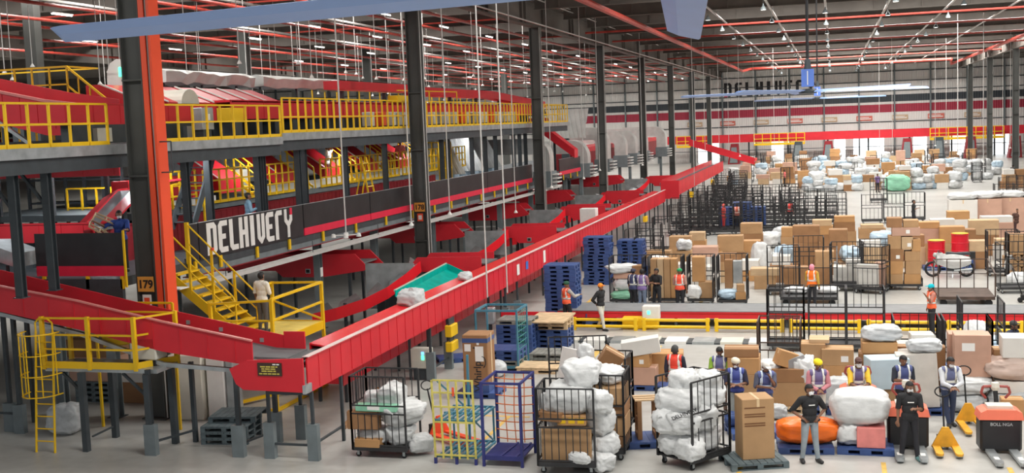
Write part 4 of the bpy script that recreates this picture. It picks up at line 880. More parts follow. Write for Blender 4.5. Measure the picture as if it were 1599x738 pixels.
def person(loc, rz, label, top=(.02,.02,.022), legs=(.02,.02,.025), vest=None, vest_stripe=(.75,.75,.7), arms=('hang','hang'), lean=0., legpose='stand', head=None, headc=(.8,.8,.8), mask=False, sleeve='short', h=1.7, vox=.012, look=(0, 0), shoe=(.03,.03,.03), skin=SKIN, group=None):
    t = thing('person', label, 'person', loc, rz, group); t.scale = (h/1.7,)*3
    dz = -.42 if legpose == 'sit' else 0
    sh = math.sin(lean)
    def up(p):   # lean of everything above the hips
        q = Vector(p); k = max(0, q.z-.95); c, s_ = math.cos(lean), math.sin(lean)
        if q.z > .95: q = Vector((q.x, q.y*c - k*s_, .95 + k*c + q.y*s_*.0))
        q.z += dz; return q
    mb = MB(); bones = []
    def bone(tag_, a, b, ra, rb): capsule(mb, a, b, ra, rb); bones.append((tag_, Vector(a), Vector(b), ra, rb))
    pel = up((0, .01, .93)); 
    mb.ell(up((0, .01, .95)), (.165, .115, .13), 14, 10); mb.ell(up((0, .0, 1.12)), (.15, .105, .16), 14, 10); mb.ell(up((0, .0, 1.28)), (.175, .115, .15), 14, 10)
    bones += [('hip', up((-.06, .01, .93)), up((.06, .01, .93)), .12, .12), ('torso', up((0, .01, 1.06)), up((0, .0, 1.36)), .15, .15)]
    bone('torso', up((-.15, 0, 1.37)), up((.15, 0, 1.37)), .072, .072)
    bone('neck', up((0, .0, 1.40)), up((0, -.012, 1.49)), .052, .05)
    hp = up((0, -.02, 1.575)); Mh = Matrix.Translation(hp) @ Matrix.Rotation(look[0], 4, 'Z') @ Matrix.Rotation(look[1]+lean*.3, 4, 'X')
    hb = MB(); hb.ell((0, .012, .03), (.076, .097, .098), 16, 12); hb.ell((0, -.018, -.045), (.058, .070, .072), 14, 10); hb.tube((0, -.085, .0), (0, -.112, -.028), .010, 8, .016); hb.ell((0, -.082, -.068), (.024, .014, .010), 8, 6); hb.ell((0, -.074, .030), (.055, .02, .012), 10, 6); hb.ell((0, -.07, -.1), (.028, .02, .02), 8, 6)
    for s in (-1, 1): hb.ell((s*.078, .01, -.012), (.010, .02, .032), 8, 6)
    hb.xf(Mh); mb.add(hb.v, hb.f); bones.append(('head', Mh @ Vector((0, 0, -.05)), Mh @ Vector((0, .01, .04)), .08, .09))
    for s, an in ((-1, arms[0]), (1, arms[1])):
        e, w_ = ARMS[an]; S = up((s*.19, 0, 1.375)); E = up((s*e[0], e[1], e[2])); W = up((s*w_[0], w_[1], w_[2]))
        bone('uarm', S, E, .056, .042); bone('farm', E, W, .041, .027)
        d = (W-E).normalized(); lat = d.cross(Vector((0, 0, 1))); lat = lat.normalized() if lat.length > .1 else Vector((1, 0, 0)); nrm = lat.cross(d).normalized()
        if nrm.z > 0: nrm = -nrm
        pc = W + d*.05; capsule(mb, W, W+d*.075, .026, .03, 8)
        bones.append(('hand', W+d*.02, W+d*.17, .035, .035))
        for k, (o, L) in enumerate(((-.030, .066), (-.010, .078), (.011, .074), (.030, .056))):
            b0 = W+d*.078+lat*o; b1 = b0+d*L*.55+nrm*L*.12; b2 = b1+d*L*.35+nrm*L*.42
            capsule(mb, b0, b1, .0105, .0095, 6); capsule(mb, b1, b2, .0095, .008, 6)
        s_in = -s; b0 = W+d*.025+lat*(.026*s_in); b1 = b0+d*.035+lat*(.026*s_in)+nrm*.012; b2 = b1+d*.03+nrm*.014; capsule(mb, b0, b1, .013, .011, 6); capsule(mb, b1, b2, .011, .009, 6)
    LP = {'stand': [((-.10, 0, .49), (-.11, .02, .085)), ((.10, 0, .49), (.12, .02, .085))], 'wide': [((-.13, -.02, .49), (-.17, .02, .085)), ((.12, 0, .49), (.15, -.06, .085))],
          'walk': [((-.09, -.10, .50), (-.09, -.17, .085)), ((.09, .03, .49), (.10, .22, .10))], 'sit': [((-.12, -.42, .93), (-.13, -.40, .50)), ((.12, -.42, .93), (.13, -.36, .50))], 'cross': [((-.08, -.04, .49), (-.02, -.10, .085)), ((.09, 0, .49), (.08, .04, .085))]}[legpose]
    for s, (K, A) in zip((-1, 1), LP):
        K = Vector(K); A = Vector(A); K.z += dz; A.z += dz
        bone('thigh', Vector((s*.088, .01, .90+dz)), K, .088, .058); bone('shin', K, A, .057, .038)
        T = A+Vector((s*.03, -.16, -.045)); bone('foot', A+Vector((0, .03, -.04)), T, .042, .034)
    me0 = mb.mesh('body_source', None); o0 = bpy.data.objects.new('body_source', me0); col.objects.link(o0)
    md = o0.modifiers.new('r', 'REMESH'); md.mode = 'VOXEL'; md.voxel_size = vox; md.use_smooth_shade = True
    sm = o0.modifiers.new('s', 'SMOOTH'); sm.factor = .5; sm.iterations = 2
    dg = bpy.context.evaluated_depsgraph_get(); me = bpy.data.meshes.new_from_object(o0.evaluated_get(dg)); bpy.data.objects.remove(o0); bpy.data.meshes.remove(me0)
    me.name = 'body'; me.materials.clear(); me.materials.append(skin); link('body', me, t)
    n = len(me.vertices); V = np.empty(n*3); me.vertices.foreach_get('co', V); V = V.reshape(-1, 3); N = np.empty(n*3); me.vertices.foreach_get('normal', N); N = N.reshape(-1, 3)
    F = np.array([list(p.vertices)[:4] if len(p.vertices) >= 4 else list(p.vertices)+[p.vertices[0]] for p in me.polygons])
    D = []
    for tg, a, b, ra, rb in bones:
        a = np.array(a); b = np.array(b); ab = b-a; u = np.clip(((V-a)@ab)/max(1e-9, ab@ab), 0, 1); D.append(np.linalg.norm(V-(a+u[:, None]*ab), axis=1)/(ra+(rb-ra)*u))
    lab = np.array([b[0] for b in bones])[np.argmin(np.array(D), axis=0)]
    tor = (lab == 'torso'); hipm = (lab == 'hip'); zz = V[:, 2]-dz
    cloth('trousers', cmat(legs), V, F, N, np.isin(lab, ('thigh', 'shin', 'hip')), .012, t)
    up_m = tor | (lab == 'uarm') | (hipm & (zz > .88))
    if sleeve == 'long': up_m |= (lab == 'farm')
    cloth('shirt', cmat(top), V, F, N, up_m, .018, t)
    cloth('shoes', cmat(shoe, .5), V, F, N, (lab == 'foot'), .012, t)
    if vest:
        vm = (tor | (hipm & (zz > .90))) & (np.abs(V[:, 0]) < .185)
        v = cloth('vest', cmat(vest, .6), V, F, N, vm, .032, t)
        if v:
            cloth('reflective_band', cmat(vest_stripe, .35), V, F, N, vm & (np.abs(zz-1.10) < .03), .037, v); cloth('reflective_band', cmat(vest_stripe, .35), V, F, N, vm & (np.abs(np.abs(V[:, 0])-.105) < .026) & (zz > 1.06), .037, v)
    hm = (lab == 'head'); Vl = np.array([list(Mh.inverted() @ Vector(p)) for p in V[hm]]); loc_ = np.zeros((n, 3)); loc_[hm] = Vl
    hairm = hm & ((loc_[:, 2] > .055) | ((loc_[:, 1] > .015) & (loc_[:, 2] > -.06)))
    if head == 'turban':
        hb = MB(); hb.ell((0, .012, .075), (.105, .125, .075), 16, 10)
        for k in range(3): hb.lathe([(.08, -.02), (.108-.012*k, 0), (.08, .02)], 16, (0, .01, .045+.03*k))
        o = hb.xf(Mh).build('turban', cmat(headc), t, smooth=True)
    elif head == 'cap':
        hb = MB(); hb.ell((0, .012, .05), (.088, .11, .09), 16, 10); hb.prism([(-.065, -.07), (-.045, -.17), (.045, -.17), (.065, -.07)], 'z', .055, .067); hb.xf(Mh).build('cap', cmat(headc), t)
        cloth('hair', HAIR, V, F, N, hairm & (loc_[:, 2] < .06), .008, t)
    elif head == 'wrap': cloth('headscarf', cmat(headc), V, F, N, hairm | (hm & (loc_[:, 2] < -.05) & (loc_[:, 1] > -.03)), .022, t)
    else: cloth('hair', HAIR, V, F, N, hairm, .014, t)
    if mask: cloth('face_mask', cmat((.75, .75, .76)), V, F, N, hm & (loc_[:, 2] < -.012) & (loc_[:, 2] > -.115) & (loc_[:, 1] < -.025), .008, t)
    if vox < .0125:
        for s in (-1, 1):
            e = MB().ell((s*.032, -.083, .012), (.011, .007, .006), 8, 6).xf(Mh).build('eye', WHITE, t); MB().ell((s*.032, -.089, .012), (.005, .003, .005), 8, 6).xf(Mh).build('pupil', RUB, e)
    return t
ORV = (.90, .13, .05); BLV = (.06, .08, .22); PUV = (.15, .12, .26); JEAN = (.16, .20, .28); CRM = (.68, .64, .55)
pm = person((-0.56, 25.05, 0), .35, 'man in black t-shirt and faded grey jeans standing with a hand on his hip', legs=(.27, .31, .34), arms=('hip', 'hip'), legpose='wide', mask=True, look=(.5, -.05), vox=.010)
pm2 = person((1.51, 25.54, .0), .1, 'man all in black at the front of a pallet truck, holding one arm across', arms=('hang', 'phone'), legpose='wide', mask=True, shoe=(.12, .25, .25), look=(.1, .1), vox=.010)
for q in (pm, pm2): MB().box(-.06, .07, -.141, -.120, 1.265, 1.285).build('chest_print', PAPER, q)
person((1.53, 28.28, 0), .25, 'man in navy vest with pale straps behind the man all in black', top=(.03, .035, .05), vest=BLV, arms=('fold', 'hang'), look=(.4, .25), vox=.011)
person((2.56, 28.42, 0), .15, 'man in blue vest and jeans leaning on a yellow pallet jack handle', top=(.55, .57, .6), legs=(.035, .05, .10), vest=(.13, .15, .28), arms=('lean', 'lean'), lean=.25, legpose='cross', mask=True, look=(.5, .1), sleeve='long', vox=.011)
person((-0.42, 27.64, 0), .2, 'person with yellow turban and violet vest, hands clasped', top=(.55, .22, .25), legs=CRM, vest=PUV, arms=('clasp', 'clasp'), head='turban', headc=(.85, .68, .02), sleeve='long', vox=.011, look=(.3, .3))
person((0.50, 28.15, 0), .1, 'man in yellow shirt and violet vest leaning forward with folded hands', top=(.75, .48, .04), legs=BLV, vest=PUV, arms=('lean', 'lean'), lean=.2, head='cap', headc=(.12, .06, .05), mask=True, look=(.1, -.1), vox=.011)
person((-1.64, 27.46, 0), .3, 'man in white cap and blue vest with hand at his chin', top=(.10, .11, .16), legs=(.10, .14, .22), vest=(.08, .10, .26), vest_stripe=(.6, .7, .8), arms=('foldb', 'chin'), lean=.2, head='cap', headc=(.72, .70, .66), vox=.011, look=(.2, .3))
person((-2.33, 27.61, 0), .15, 'man in cream turban and blue vest with crossed forearms', top=(.03, .03, .06), legs=(.30, .32, .30), vest=(.05, .07, .28), vest_stripe=(.5, .6, .8), arms=('foldb', 'foldb'), head='turban', headc=(.72, .66, .52), vox=.011, look=(.5, .25), mask=True)
person((-2.84, 28.98, 0), .0, 'man in lime shirt and violet vest looking down, behind the white bags', top=(.30, .50, .06), legs=(.20, .13, .10), vest=(.14, .14, .29), arms=('phone', 'phone'), look=(-.1, .45), vox=.012)
person((-3.98, 29.06, 0), 3.0, 'worker seen from behind in orange red vest and dark cap, behind the white bags', top=(.03, .03, .05), legs=(.05, .03, .06), vest=(.88, .07, .04), arms=('phone', 'hang'), head='wrap', headc=(.06, .06, .06), vox=.012, sleeve='long')
person((3.83, 34.12, 0), 1.2, 'person in black sitting bent over at the pale sacks on the right', arms=('out', 'out'), lean=.35, legpose='sit', vox=.013, look=(0, .2))
person((4.58, 33.24, 0), .9, 'man in black and navy reaching sideways over pale sacks at the right edge', top=(.02, .025, .05), arms=('side', 'hang'), lean=.1, vox=.013, head='cap', headc=(.05, .05, .05))
person((-9.47, 40.60, 0), 2.4, 'worker in orange vest and dark green turban walking away by the blue pallet stack', vest=ORV, top=(.45, .43, .4), arms=('out', 'hang'), head='turban', headc=(.02, .09, .05), sleeve='long', legpose='walk', vox=.013)
person((-8.12, 40.17, 0), 1.2, 'man in orange cap, black shirt and cream trousers with hands behind his back', legs=(.62, .60, .52), arms=('back', 'back'), head='cap', headc=(.90, .28, .03), legpose='walk', sleeve='long', vox=.013)
person((-7.61, 44.20, 0), 2.6, 'person in navy vest at the left of the group beside the full cages', top=(.03, .035, .06), vest=(.05, .06, .14), arms=('phone', 'hang'), head='cap', headc=(.05, .05, .08), vox=.013)
person((-7.25, 44.07, 0), 2.9, 'person in violet vest and jeans seen from behind in the group by the cages', top=(.35, .2, .22), legs=JEAN, vest=(.22, .15, .36), arms=('phone', 'phone'), vox=.013)
person((-6.70, 44.24, 0), -.5, 'man in black t-shirt with folded arms facing the group by the cages', arms=('fold', 'fold'), legpose='wide', vox=.013, look=(-.3, 0))
person((-5.79, 44.13, 0), 3.1, 'worker in orange vest and bright green turban seen from behind by the cages', top=(.45, .25, .2), vest=(.92, .10, .05), head='turban', headc=(.03, .32, .12), arms=('hang', 'phone'), vox=.013)
person((-0.86, 45.22, 0), 2.9, 'worker in orange vest and pink headscarf standing at an empty flat cage', top=(.55, .33, .05), vest=(.95, .18, .01), head='wrap', headc=(.85, .30, .38), arms=('hang', 'phone'), sleeve='long', vox=.013)
person((3.07, 40.04, 0), -1.3, 'worker in orange vest and turquoise cap raising a hand, beyond the yellow barriers', vest=(.95, .15, .05), top=(.5, .2, .15), head='cap', headc=(.0, .45, .55), arms=('hang', 'up'), vox=.013)
person((2.56, 51.18, 0), .3, 'person in red clothes and jeans standing behind the caged white board', top=(.42, .08, .06), legs=(.08, .10, .18), arms=('phone', 'phone'), head='wrap', headc=(.4, .1, .08), vox=.014)
person((-7.06, 76.82, 0), 2.0, 'distant worker in red clothes, left of another in an orange vest', top=(.72, .10, .08), legs=(.60, .06, .06), head='wrap', headc=(.72, .12, .1), vox=.015)
person((-6.21, 77.14, 0), 3.1, 'distant worker in salmon orange vest seen from behind among dark cages', vest=(.95, .20, .12), vox=.015)
person((-2.90, 79.36, 0), 3.0, 'distant worker in red vest with silver bands by the empty cages', vest=(.75, .06, .05), vox=.015)
person((4.87, 77.40, 0), 1.4, 'distant man in black walking on the empty floor past the cartons', arms=('phone', 'hang'), legpose='walk', vox=.015)
person((9.86, 69.57, 0), .4, 'dark brown clad person near the right edge behind the striped pale bales', top=(.08, .04, .03), legs=(.06, .03, .03), vox=.015)
for k, (x, y, c, lb) in enumerate([(1366, 283, (.95, .2, .1), 'tiny far worker in orange vest beside brown cartons and a green bale'), (1371, 300, (.2, .12, .3), 'tiny far person in dark violet in front of the pale bags'), (1470, 282, (.95, .2, .08), 'tiny far worker in orange at a tall carton stack'), (1226, 290, (.9, .2, .2), 'tiny far worker in pink red among the far cages'), (1290, 262, (.8, .1, .08), 'tiny far worker in red before the far wall'), (1582, 284, (.03, .03, .03), 'tiny far person in black bending at the right edge'), (1180, 262, (.7, .1, .08), 'tiny far worker in red at the end of the red slanting conveyor')]):
    person((4.10, 126.80, 0) if False else (0, 0, 0), .5*k, lb, top=c, vest=c if k in (0, 2) else None, vox=.018)
FARP = [(4.10, 126.80, 0), (3.82, 109.90, 0), (10.57, 125.31, 0), (-4.93, 122.48, 0), (-1.05, 159.70, 0), (16.73, 120.63, 0), (-10.65, 165.14, 0)]
for o, p in zip([o for o in col.objects if o.name.startswith('person')][-7:], FARP): o.location = p
person((-15.55, 28.95, 1.94), 2.9, 'man in white shirt and grey trousers seen from behind on the yellow crossing platform', top=(.80, .76, .66), legs=(.10, .09, .09), arms=('phone', 'hang'), vox=.012)
person((-18.95, 34.71, 3.85), 2.2, 'man in light blue shirt walking behind the lettered fascia', top=(.20, .34, .46), legs=(.1, .1, .12), arms=('phone', 'hang'), sleeve='long', vox=.013)
person((-19.05, 27.6, 3.85), .5, 'man in blue shirt and mask holding a wooden stool out beside column 179', top=(.03, .07, .30), arms=('side', 'out'), mask=True, vox=.012, look=(.2, 0))
person((-20.95, 45.6, 5.2), 1.6, 'man in white shirt carrying a folded sheet on the raised walkway', top=(.72, .72, .70), legs=(.25, .1, .08), arms=('raise', 'raise'), vox=.013)
person((-21.1, 54.6, 5.2), .8, 'small figure in pink red top on the walkway right of column 178', top=(.75, .2, .18), vox=.015)

# ================================================================ goods and trolleys
def carton(loc, w, d, h, m=0, rz=0, label='x', group=None, tape=True, tag_=None, name='carton'):
    t = thing(name, label, 'box', loc, rz, group)
    rbox(w, d, h, .012).build('body', CARD[m] if isinstance(m, int) else m, t)
    if tape:
        MB().box(-w/2-.002, w/2+.002, -.03, .03, h-.12, h+.003).build('tape', TAPE, t) if tape == 1 else MB().box(-.03, .03, -d/2-.002, d/2+.002, h-.2, h+.003).build('tape', TAPE, t)
    if tag_: MB().box(tag_[0], tag_[0]+tag_[2], -d/2-.004, -d/2, tag_[1], tag_[1]+tag_[3]).build('shipping_label', PAPER, t)
    return t
UNIT = rbox(1, 1, 1, .02)
UM = [UNIT.mesh('plain_carton', c) for c in CARD]
UT = MB().box(-.503, .503, -.05, .05, .75, 1.004).mesh('carton_tape', TAPE)
def plain(loc, w, d, h, k, rz=0, group=None, tape=True):
    t = thing('carton', 'x', 'box', loc, rz, group); t.scale = (w, d, h)
    link('body', UM[k], t)
    if tape: link('tape', UT, t)
    return t
# sacks
def sack_mesh(seed, m, pinch=.0, amp=.75, n=44, k=26):
    r = random.Random(seed); off = Vector((r.uniform(0, 50), r.uniform(0, 50), r.uniform(0, 50))); vs = []; fs = []
    for i in range(n):
        for j in range(k+1):
            a = 2*PI*i/n; b = PI*j/k
            p = Vector((abs(math.sin(b))**.6*math.copysign(abs(math.cos(a))**.6, math.cos(a)), abs(math.sin(b))**.6*math.copysign(abs(math.sin(a))**.6, math.sin(a)), math.copysign(abs(math.cos(b))**.7, math.cos(b))))
            d = noise.noise(p*1.2+off)*.22 - abs(noise.noise(p*2.3+off))*.30 - abs(noise.noise(p*4.6+off*1.3))*.16 + noise.noise(p*9+off)*.05 + .10
            p = p*(1+d*amp)
            if pinch: p.z *= 1+.35*max(0, p.x*p.y) ; p.x *= 1+pinch*max(0, p.z)*.3
            vs.append((p.x*.5, p.y*.5, max(-.5, p.z*.5)+.5))
    for i in range(n):
        for j in range(k): fs.append((i*(k+1)+j, i*(k+1)+j+1, ((i+1) % n)*(k+1)+j+1, ((i+1) % n)*(k+1)+j))
    mb = MB(); mb.add(vs, fs); return mb.mesh('sack_body', m, True)
SK = [sack_mesh(s, SACK, s % 2) for s in range(6)]; SKG = [sack_mesh(20+s, SACKG) for s in range(3)]; SKB = [sack_mesh(30+s, SACKB) for s in range(3)]
EAR = MB(); EAR.add([(-.10, 0, 0), (.10, 0, 0), (.05, .03, .13), (0, -.02, .18), (-.06, .02, .14)], [(0,1,2,3,4)]); EAR.add([(-.10, .04, 0), (.10, .04, 0), (.07, .01, .14), (-.05, .05, .15)], [(0,1,2,3)]); EARM = EAR.mesh('sack_knot', SACK)
def sack(loc, w, d, h, me, rz=0, label='x', group=None, knot=None, cat='sack', name='sack'):
    t = thing(name, label, cat, loc, rz, group); t.scale = (w, d, h); link('body', me, t)
    if knot:
        o = link('tied_end', EARM, t, knot); o.scale = (1/w, 1/d, 1/h); o.rotation_euler = (R.uniform(-1.2, 1.2), R.uniform(-.8, .8), R.uniform(0, 3))
    return t
# pallets
def pallet_mesh(m, wood=False, w=1.2, d=1.0):
    mb = MB()
    if wood:
        n = 8
        for i in range(n): mb.box(-w/2+i*w/n+.008, -w/2+(i+1)*w/n-.008, -d/2, d/2, .125, .15)
        for y in (-d/2+.05, 0, d/2-.05):
            mb.box(-w/2, w/2, y-.05, y+.05, .10, .125); mb.box(-w/2, w/2, y-.05, y+.05, 0, .022)
            for x in (-w/2+.06, 0, w/2-.06): mb.box(x-.06, x+.06, y-.05, y+.05, .022, .10)
    else:
        mb.box(-w/2, w/2, -d/2, d/2, .11, .15)
        for i in range(5): mb.box(-w/2+.03+i*.235, -w/2+.20+i*.235, -d/2+.02, d/2-.02, .15, .156)
        for y in (-d/2+.09, 0, d/2-.09):
            mb.box(-w/2, w/2, y-.08, y+.08, 0, .025)
            for x in (-w/2+.12, 0, w/2-.12): mb.box(x-.12, x+.12, y-.085, y+.085, .025, .11)
    return mb.mesh('pallet_body', m)
PB = pallet_mesh(BLUEP); PW = pallet_mesh(WOOD, True); PG = pallet_mesh(WOODG, True); PD = pallet_mesh(mat('grey_blue_wood', (.10, .13, .14), .8, var=.3, scale=5), True)
def pallet(me, loc, rz=0, label='x', group=None, s=None):
    t = tag(link('pallet', me, None, loc, rz), label, 'pallet', group)
    if s: t.scale = s
    return t
# roll cages
def panel(mb, a, b, z0, z1, n, r=.012, mid=True):
    a = Vector(a); b = Vector(b); Z = lambda z: Vector((0, 0, z))
    for z in (z0, z1) + ((z0+.46*(z1-z0), z0+.58*(z1-z0)) if mid else ()): mb.bar(a+Z(z), b+Z(z), .032)
    for p in (a, b): mb.bar(p+Z(z0-.12), p+Z(z1), .042)
    for i in range(1, n):
        p = a+(b-a)*i/n
        if mid: mb.tube(p+Z(z0), p+Z(z0+.46*(z1-z0)), r, 5); mb.tube(p+Z(z0+.58*(z1-z0)), p+Z(z1), r, 5)
        else: mb.tube(p+Z(z0), p+Z(z1), r, 5)
CASTER = MB(); CASTER.tube((0, -.025, .06), (0, .025, .06), .06, 12); CM = CASTER.mesh('caster', RUB)
FORK = MB(); FORK.box(-.03, .03, -.035, -.028, .05, .17); FORK.box(-.03, .03, .028, .035, .05, .17); FORK.box(-.035, .035, -.035, .035, .165, .19); FM_ = FORK.mesh('caster_fork', GALV)
def cage(loc, rz, label, W=1.3, D=.95, H=1.9, sides='LBF', m=CAGE, nb=8, group=None, mid=True, deck=True):
    t = thing('roll_cage', label, 'trolley', loc, rz, group); x, y = W/2, D/2
    S = {'F': ((-x, -y), (x, -y)), 'B': ((-x, y), (x, y)), 'L': ((-x, -y), (-x, y)), 'R': ((x, -y), (x, y))}
    for s in sides:
        a, b = S[s]; mb = MB(); L = math.dist(a, b); panel(mb, (*a, 0), (*b, 0), .30, H, max(3, round(nb*L/1.3)), mid=mid); mb.build('mesh_panel', m, t)
    if deck:
        b = MB(); b.box(-x, x, -y, y, .19, .23); b.box(-x, x, -y-.02, -y+.02, .17, .27); b.box(-x, x, y-.02, y+.02, .17, .27); b.build('deck', m, t)
    for sx in (-x+.1, x-.1):
        for sy in (-y+.1, y-.1):
            c = link('caster', CM, t, (sx, sy, 0)); link('caster_fork', FM_, c)
    return t
# ---- foreground cage with white sacks near the long conveyor
cage((-10.1, 24.4, 0), 0, 'black roll cage of white sacks below the long conveyor, nearest on the left', W=1.32, D=.95)
C1 = [((-10.35, 24.35, .24), .75, .6, .4, SK[0]), ((-9.75, 24.4, .24), .6, .7, .45, SK[1]), ((-9.3, 24.45, .05), .6, .55, .4, SK[2]), ((-9.72, 24.45, .68), .95, .75, .55, SK[3]), ((-10.35, 24.5, .95), .6, .55, .5, SK[4]), ((-9.95, 24.5, 1.05), .75, .6, .55, SK[5])]
for k, (p, a, b, c, me) in enumerate(C1): sack(p, a, b, c, me, .3*k, ['white sack at the bottom of the left foreground cage', 'white sack behind the box in the left foreground cage', 'crumpled white bag end on the floor beside the left foreground cage', 'big white sack bulging out of the left foreground cage on its right', 'top left white sack in the left foreground cage', 'top right white sack in the left foreground cage'][k], 'sacks in the left foreground cage', (.2, -.45, .5) if k == 2 else None)
carton((-10.4, 24.05, .24), .62, .3, .2, 2, 0, 'flat brown carton at the bottom of the left foreground cage', tape=False)
carton((-10.5, 24.05, .66), .75, .25, .42, 1, .06, 'dark brown parcel leaning in the left foreground cage')
carton((-10.15, 24.02, 1.09), 1.0, .22, .16, GREENS, 0, 'pale green parcel strip across the left foreground cage', tape=False, tag_=(-.2, .04, .3, .08))
# manual pallet jacks
def jack(loc, rz, label, m=ORG, fork=1.15, group=None):
    t = thing('pallet_jack', label, 'pallet jack', loc, rz, group)
    for x in (-.2, .2):
        f = MB(); f.prism([(x-.08, 0), (x+.08, 0), (x+.08, -fork+.08), (x+.04, -fork), (x-.04, -fork), (x-.08, -fork+.08)], 'z', .07, .12); o = f.build('fork', m, t); MB().tube((x-.07, -fork+.12, .05), (x+.07, -fork+.12, .05), .045, 10).build('load_roller', GALV, o)
    MB().prism([(-.30, .08), (.30, .08), (.07, .52), (-.07, .52)], 'y', -.06, .0).build('mast_plate', m, t)
    MB().box(-.16, .16, -.0, .2, .1, .3).build('pump_block', RUB, t)
    for x in (-.07, .07): MB().tube((x-.03, .22, .09), (x+.03, .22, .09), .09, 12).build('steer_wheel', RUB, t)
    MB().tube((0, .15, .3), (0, .42, 1.12), .02, 8).build('tiller', RUB, t)
    h = MB(); pts = [(.16*math.cos(a), .45+.03*math.sin(a), 1.2+.11*math.sin(a)) for a in np.linspace(0, 2*PI, 15)]; h.path(pts, .016, 6); h.build('handle_loop', RUB, t)
    return t
JY = mat('jack_yellow', (.72, .36, .03), .45, var=.15, scale=5)
jack((-9.35, 25.9, 0), .95, 'orange pallet jack parked behind the left foreground cage', ORG, 1.5)
jack((2.3, 26.35, 0), .05, 'yellow pallet jack under the leaning man in blue vest', JY, .75)
jack((3.0, 28.6, 0), .1, 'yellow pallet jack behind the leaning man, half hidden', JY, 1.15)
jack((4.15, 25.6, 0), -.1, 'red pallet jack cut off by the right edge of the picture', RED, 1.1)
jack((7.0, 46.9, 0), 1.5, 'orange pallet jack on the far side of the floor belt at the right edge', JY, 1.6)
# ---- yellow rack and navy net frame
t = thing('rack_trolley', 'yellow and teal wire rack trolley standing empty on the floor', 'trolley', (-8.2, 23.75, 0))
f = MB()
for i in range(6): f.bar((-.48+.19*i, 0, .12), (-.5+.19*i, 0, 1.9), .04)
for z in (.2, .55, .95, 1.3, 1.62, 1.9): f.bar((-.48, 0, z), (.47, 0, z), .035)
f.build('front_frame', mat('faded_yellow', (.58, .50, .12), .5, var=.25, scale=6), t)
for z in (.16, .98):
    s = MB()
    for k in range(8): s.bar((-.42+.13*k, .05, z), (-.38+.13*k, 1.35, z), .04)
    for yy in (.05, .7, 1.35): s.bar((-.48, yy, z), (.5, yy, z), .05)
    s.build('shelf', TEALF, t)
b = MB(); b.bar((.47, 0, 1.0), (.5, 1.3, .2), .03); b.bar((-.1, 1.35, .1), (-.08, 1.35, 2.2), .05); b.bar((-.45, .1, 1.9), (-.1, 1.35, .9), .03); b.bar((.5, 1.35, .1), (.5, 1.35, .98), .04); b.bar((-.48, 1.35, .1), (-.48, 1.35, .98), .04); b.build('brace', TEALF, t)
for x in (-.48, .02, .47): MB().box(x-.03, x+.03, -.03, .03, 0, .14).build('foot', NAVY, t)
MB().box(-.02, .03, -.03, -.02, 1.55, 1.75).build('orange_tag', ORG, t)
t = thing('net_trolley', 'navy blue trolley frame with an orange rope net, empty', 'trolley', (-7.1, 24.3, 0))
f = MB()
for x in (-.43, .45):
    for y in (-.6, .55): f.bar((x, y, 0), (x, y, 1.9), .06)
for a_, b_ in (((-.43, -.6), (.45, -.6)), ((-.43, .55), (.45, .55)), ((-.43, -.6), (-.43, .55)), ((.45, -.6), (.45, .55))): f.bar((*a_, 1.87), (*b_, 1.87), .05)
f.build('frame', NAVY, t)
d = MB()
for k in range(11): d.box(-.43, .45, -.58+.104*k, -.50+.104*k, .18, .22)
d.box(-.45, .47, -.6, -.57, .14, .24); d.bar((-.05, -.6, .235), (.05, .55, .235), .05, .02); d.bar((.3, -.6, .235), (.35, .55, .235), .05, .02); d.build('slatted_deck', NAVY, t)
nt_ = MB(); NETC = mat('orange_rope', (.62, .16, .05), .8, var=.3)
for i in range(1, 4):
    x = -.43+.22*i; nt_.path([(x+.02*math.sin(3*z+i), .5, z) for z in np.linspace(.25, 1.85, 9)], .013, 5)
for j in range(8):
    z = .35+.2*j; nt_.path([(x, .5, z-.03*math.sin((x+.43)/.88*PI)) for x in np.linspace(-.43, .45, 8)], .013, 5)
nt_.build('rope_net', NETC, t)
# appliance carton
pallet(PB, (-9.6, 30.2, 0), 0, 'blue pallet under the tall appliance carton')
t = thing('appliance_carton', 'tall brown appliance carton with black lettering and blue bands on a blue pallet', 'box', (-9.6, 30.15, .15), .03)
rbox(.72, .75, 1.62, .02).build('body', CARD[1], t)
MB().box(-.363, .363, -.378, .378, 1.4, 1.52).build('blue_band', BLUEP, t); MB().box(-.363, .363, -.378, .378, .0, .22).build('blue_band', BLUEP, t)
MB().box(-.03, .33, -.381, -.377, 0, .01)
lb = text('lettering', 'Whirlpool', .30, BLACK, t, (.06, -.378, .66), (PI/2, -PI/2, 0), .002, .004)
sw = MB(); sw.path([(.19+.10*math.cos(a), -.379, .86+.16*math.sin(a)) for a in np.linspace(-1.2, 1.6, 10)], .014, 5); sw.build('swirl_mark', BLACK, t)
MB().box(.0, .24, -.384, -.378, .88, 1.3).build('white_label', PAPER, t); MB().box(-.30, -.12, -.384, -.378, 1.16, 1.36).build('white_label', PAPER, t); MB().box(.05, .12, -.384, -.378, 1.34, 1.40).build('white_label', PAPER, t)
MB().box(.361, .366, -.04, .06, .2, 1.62).build('tape', TAPE, t)
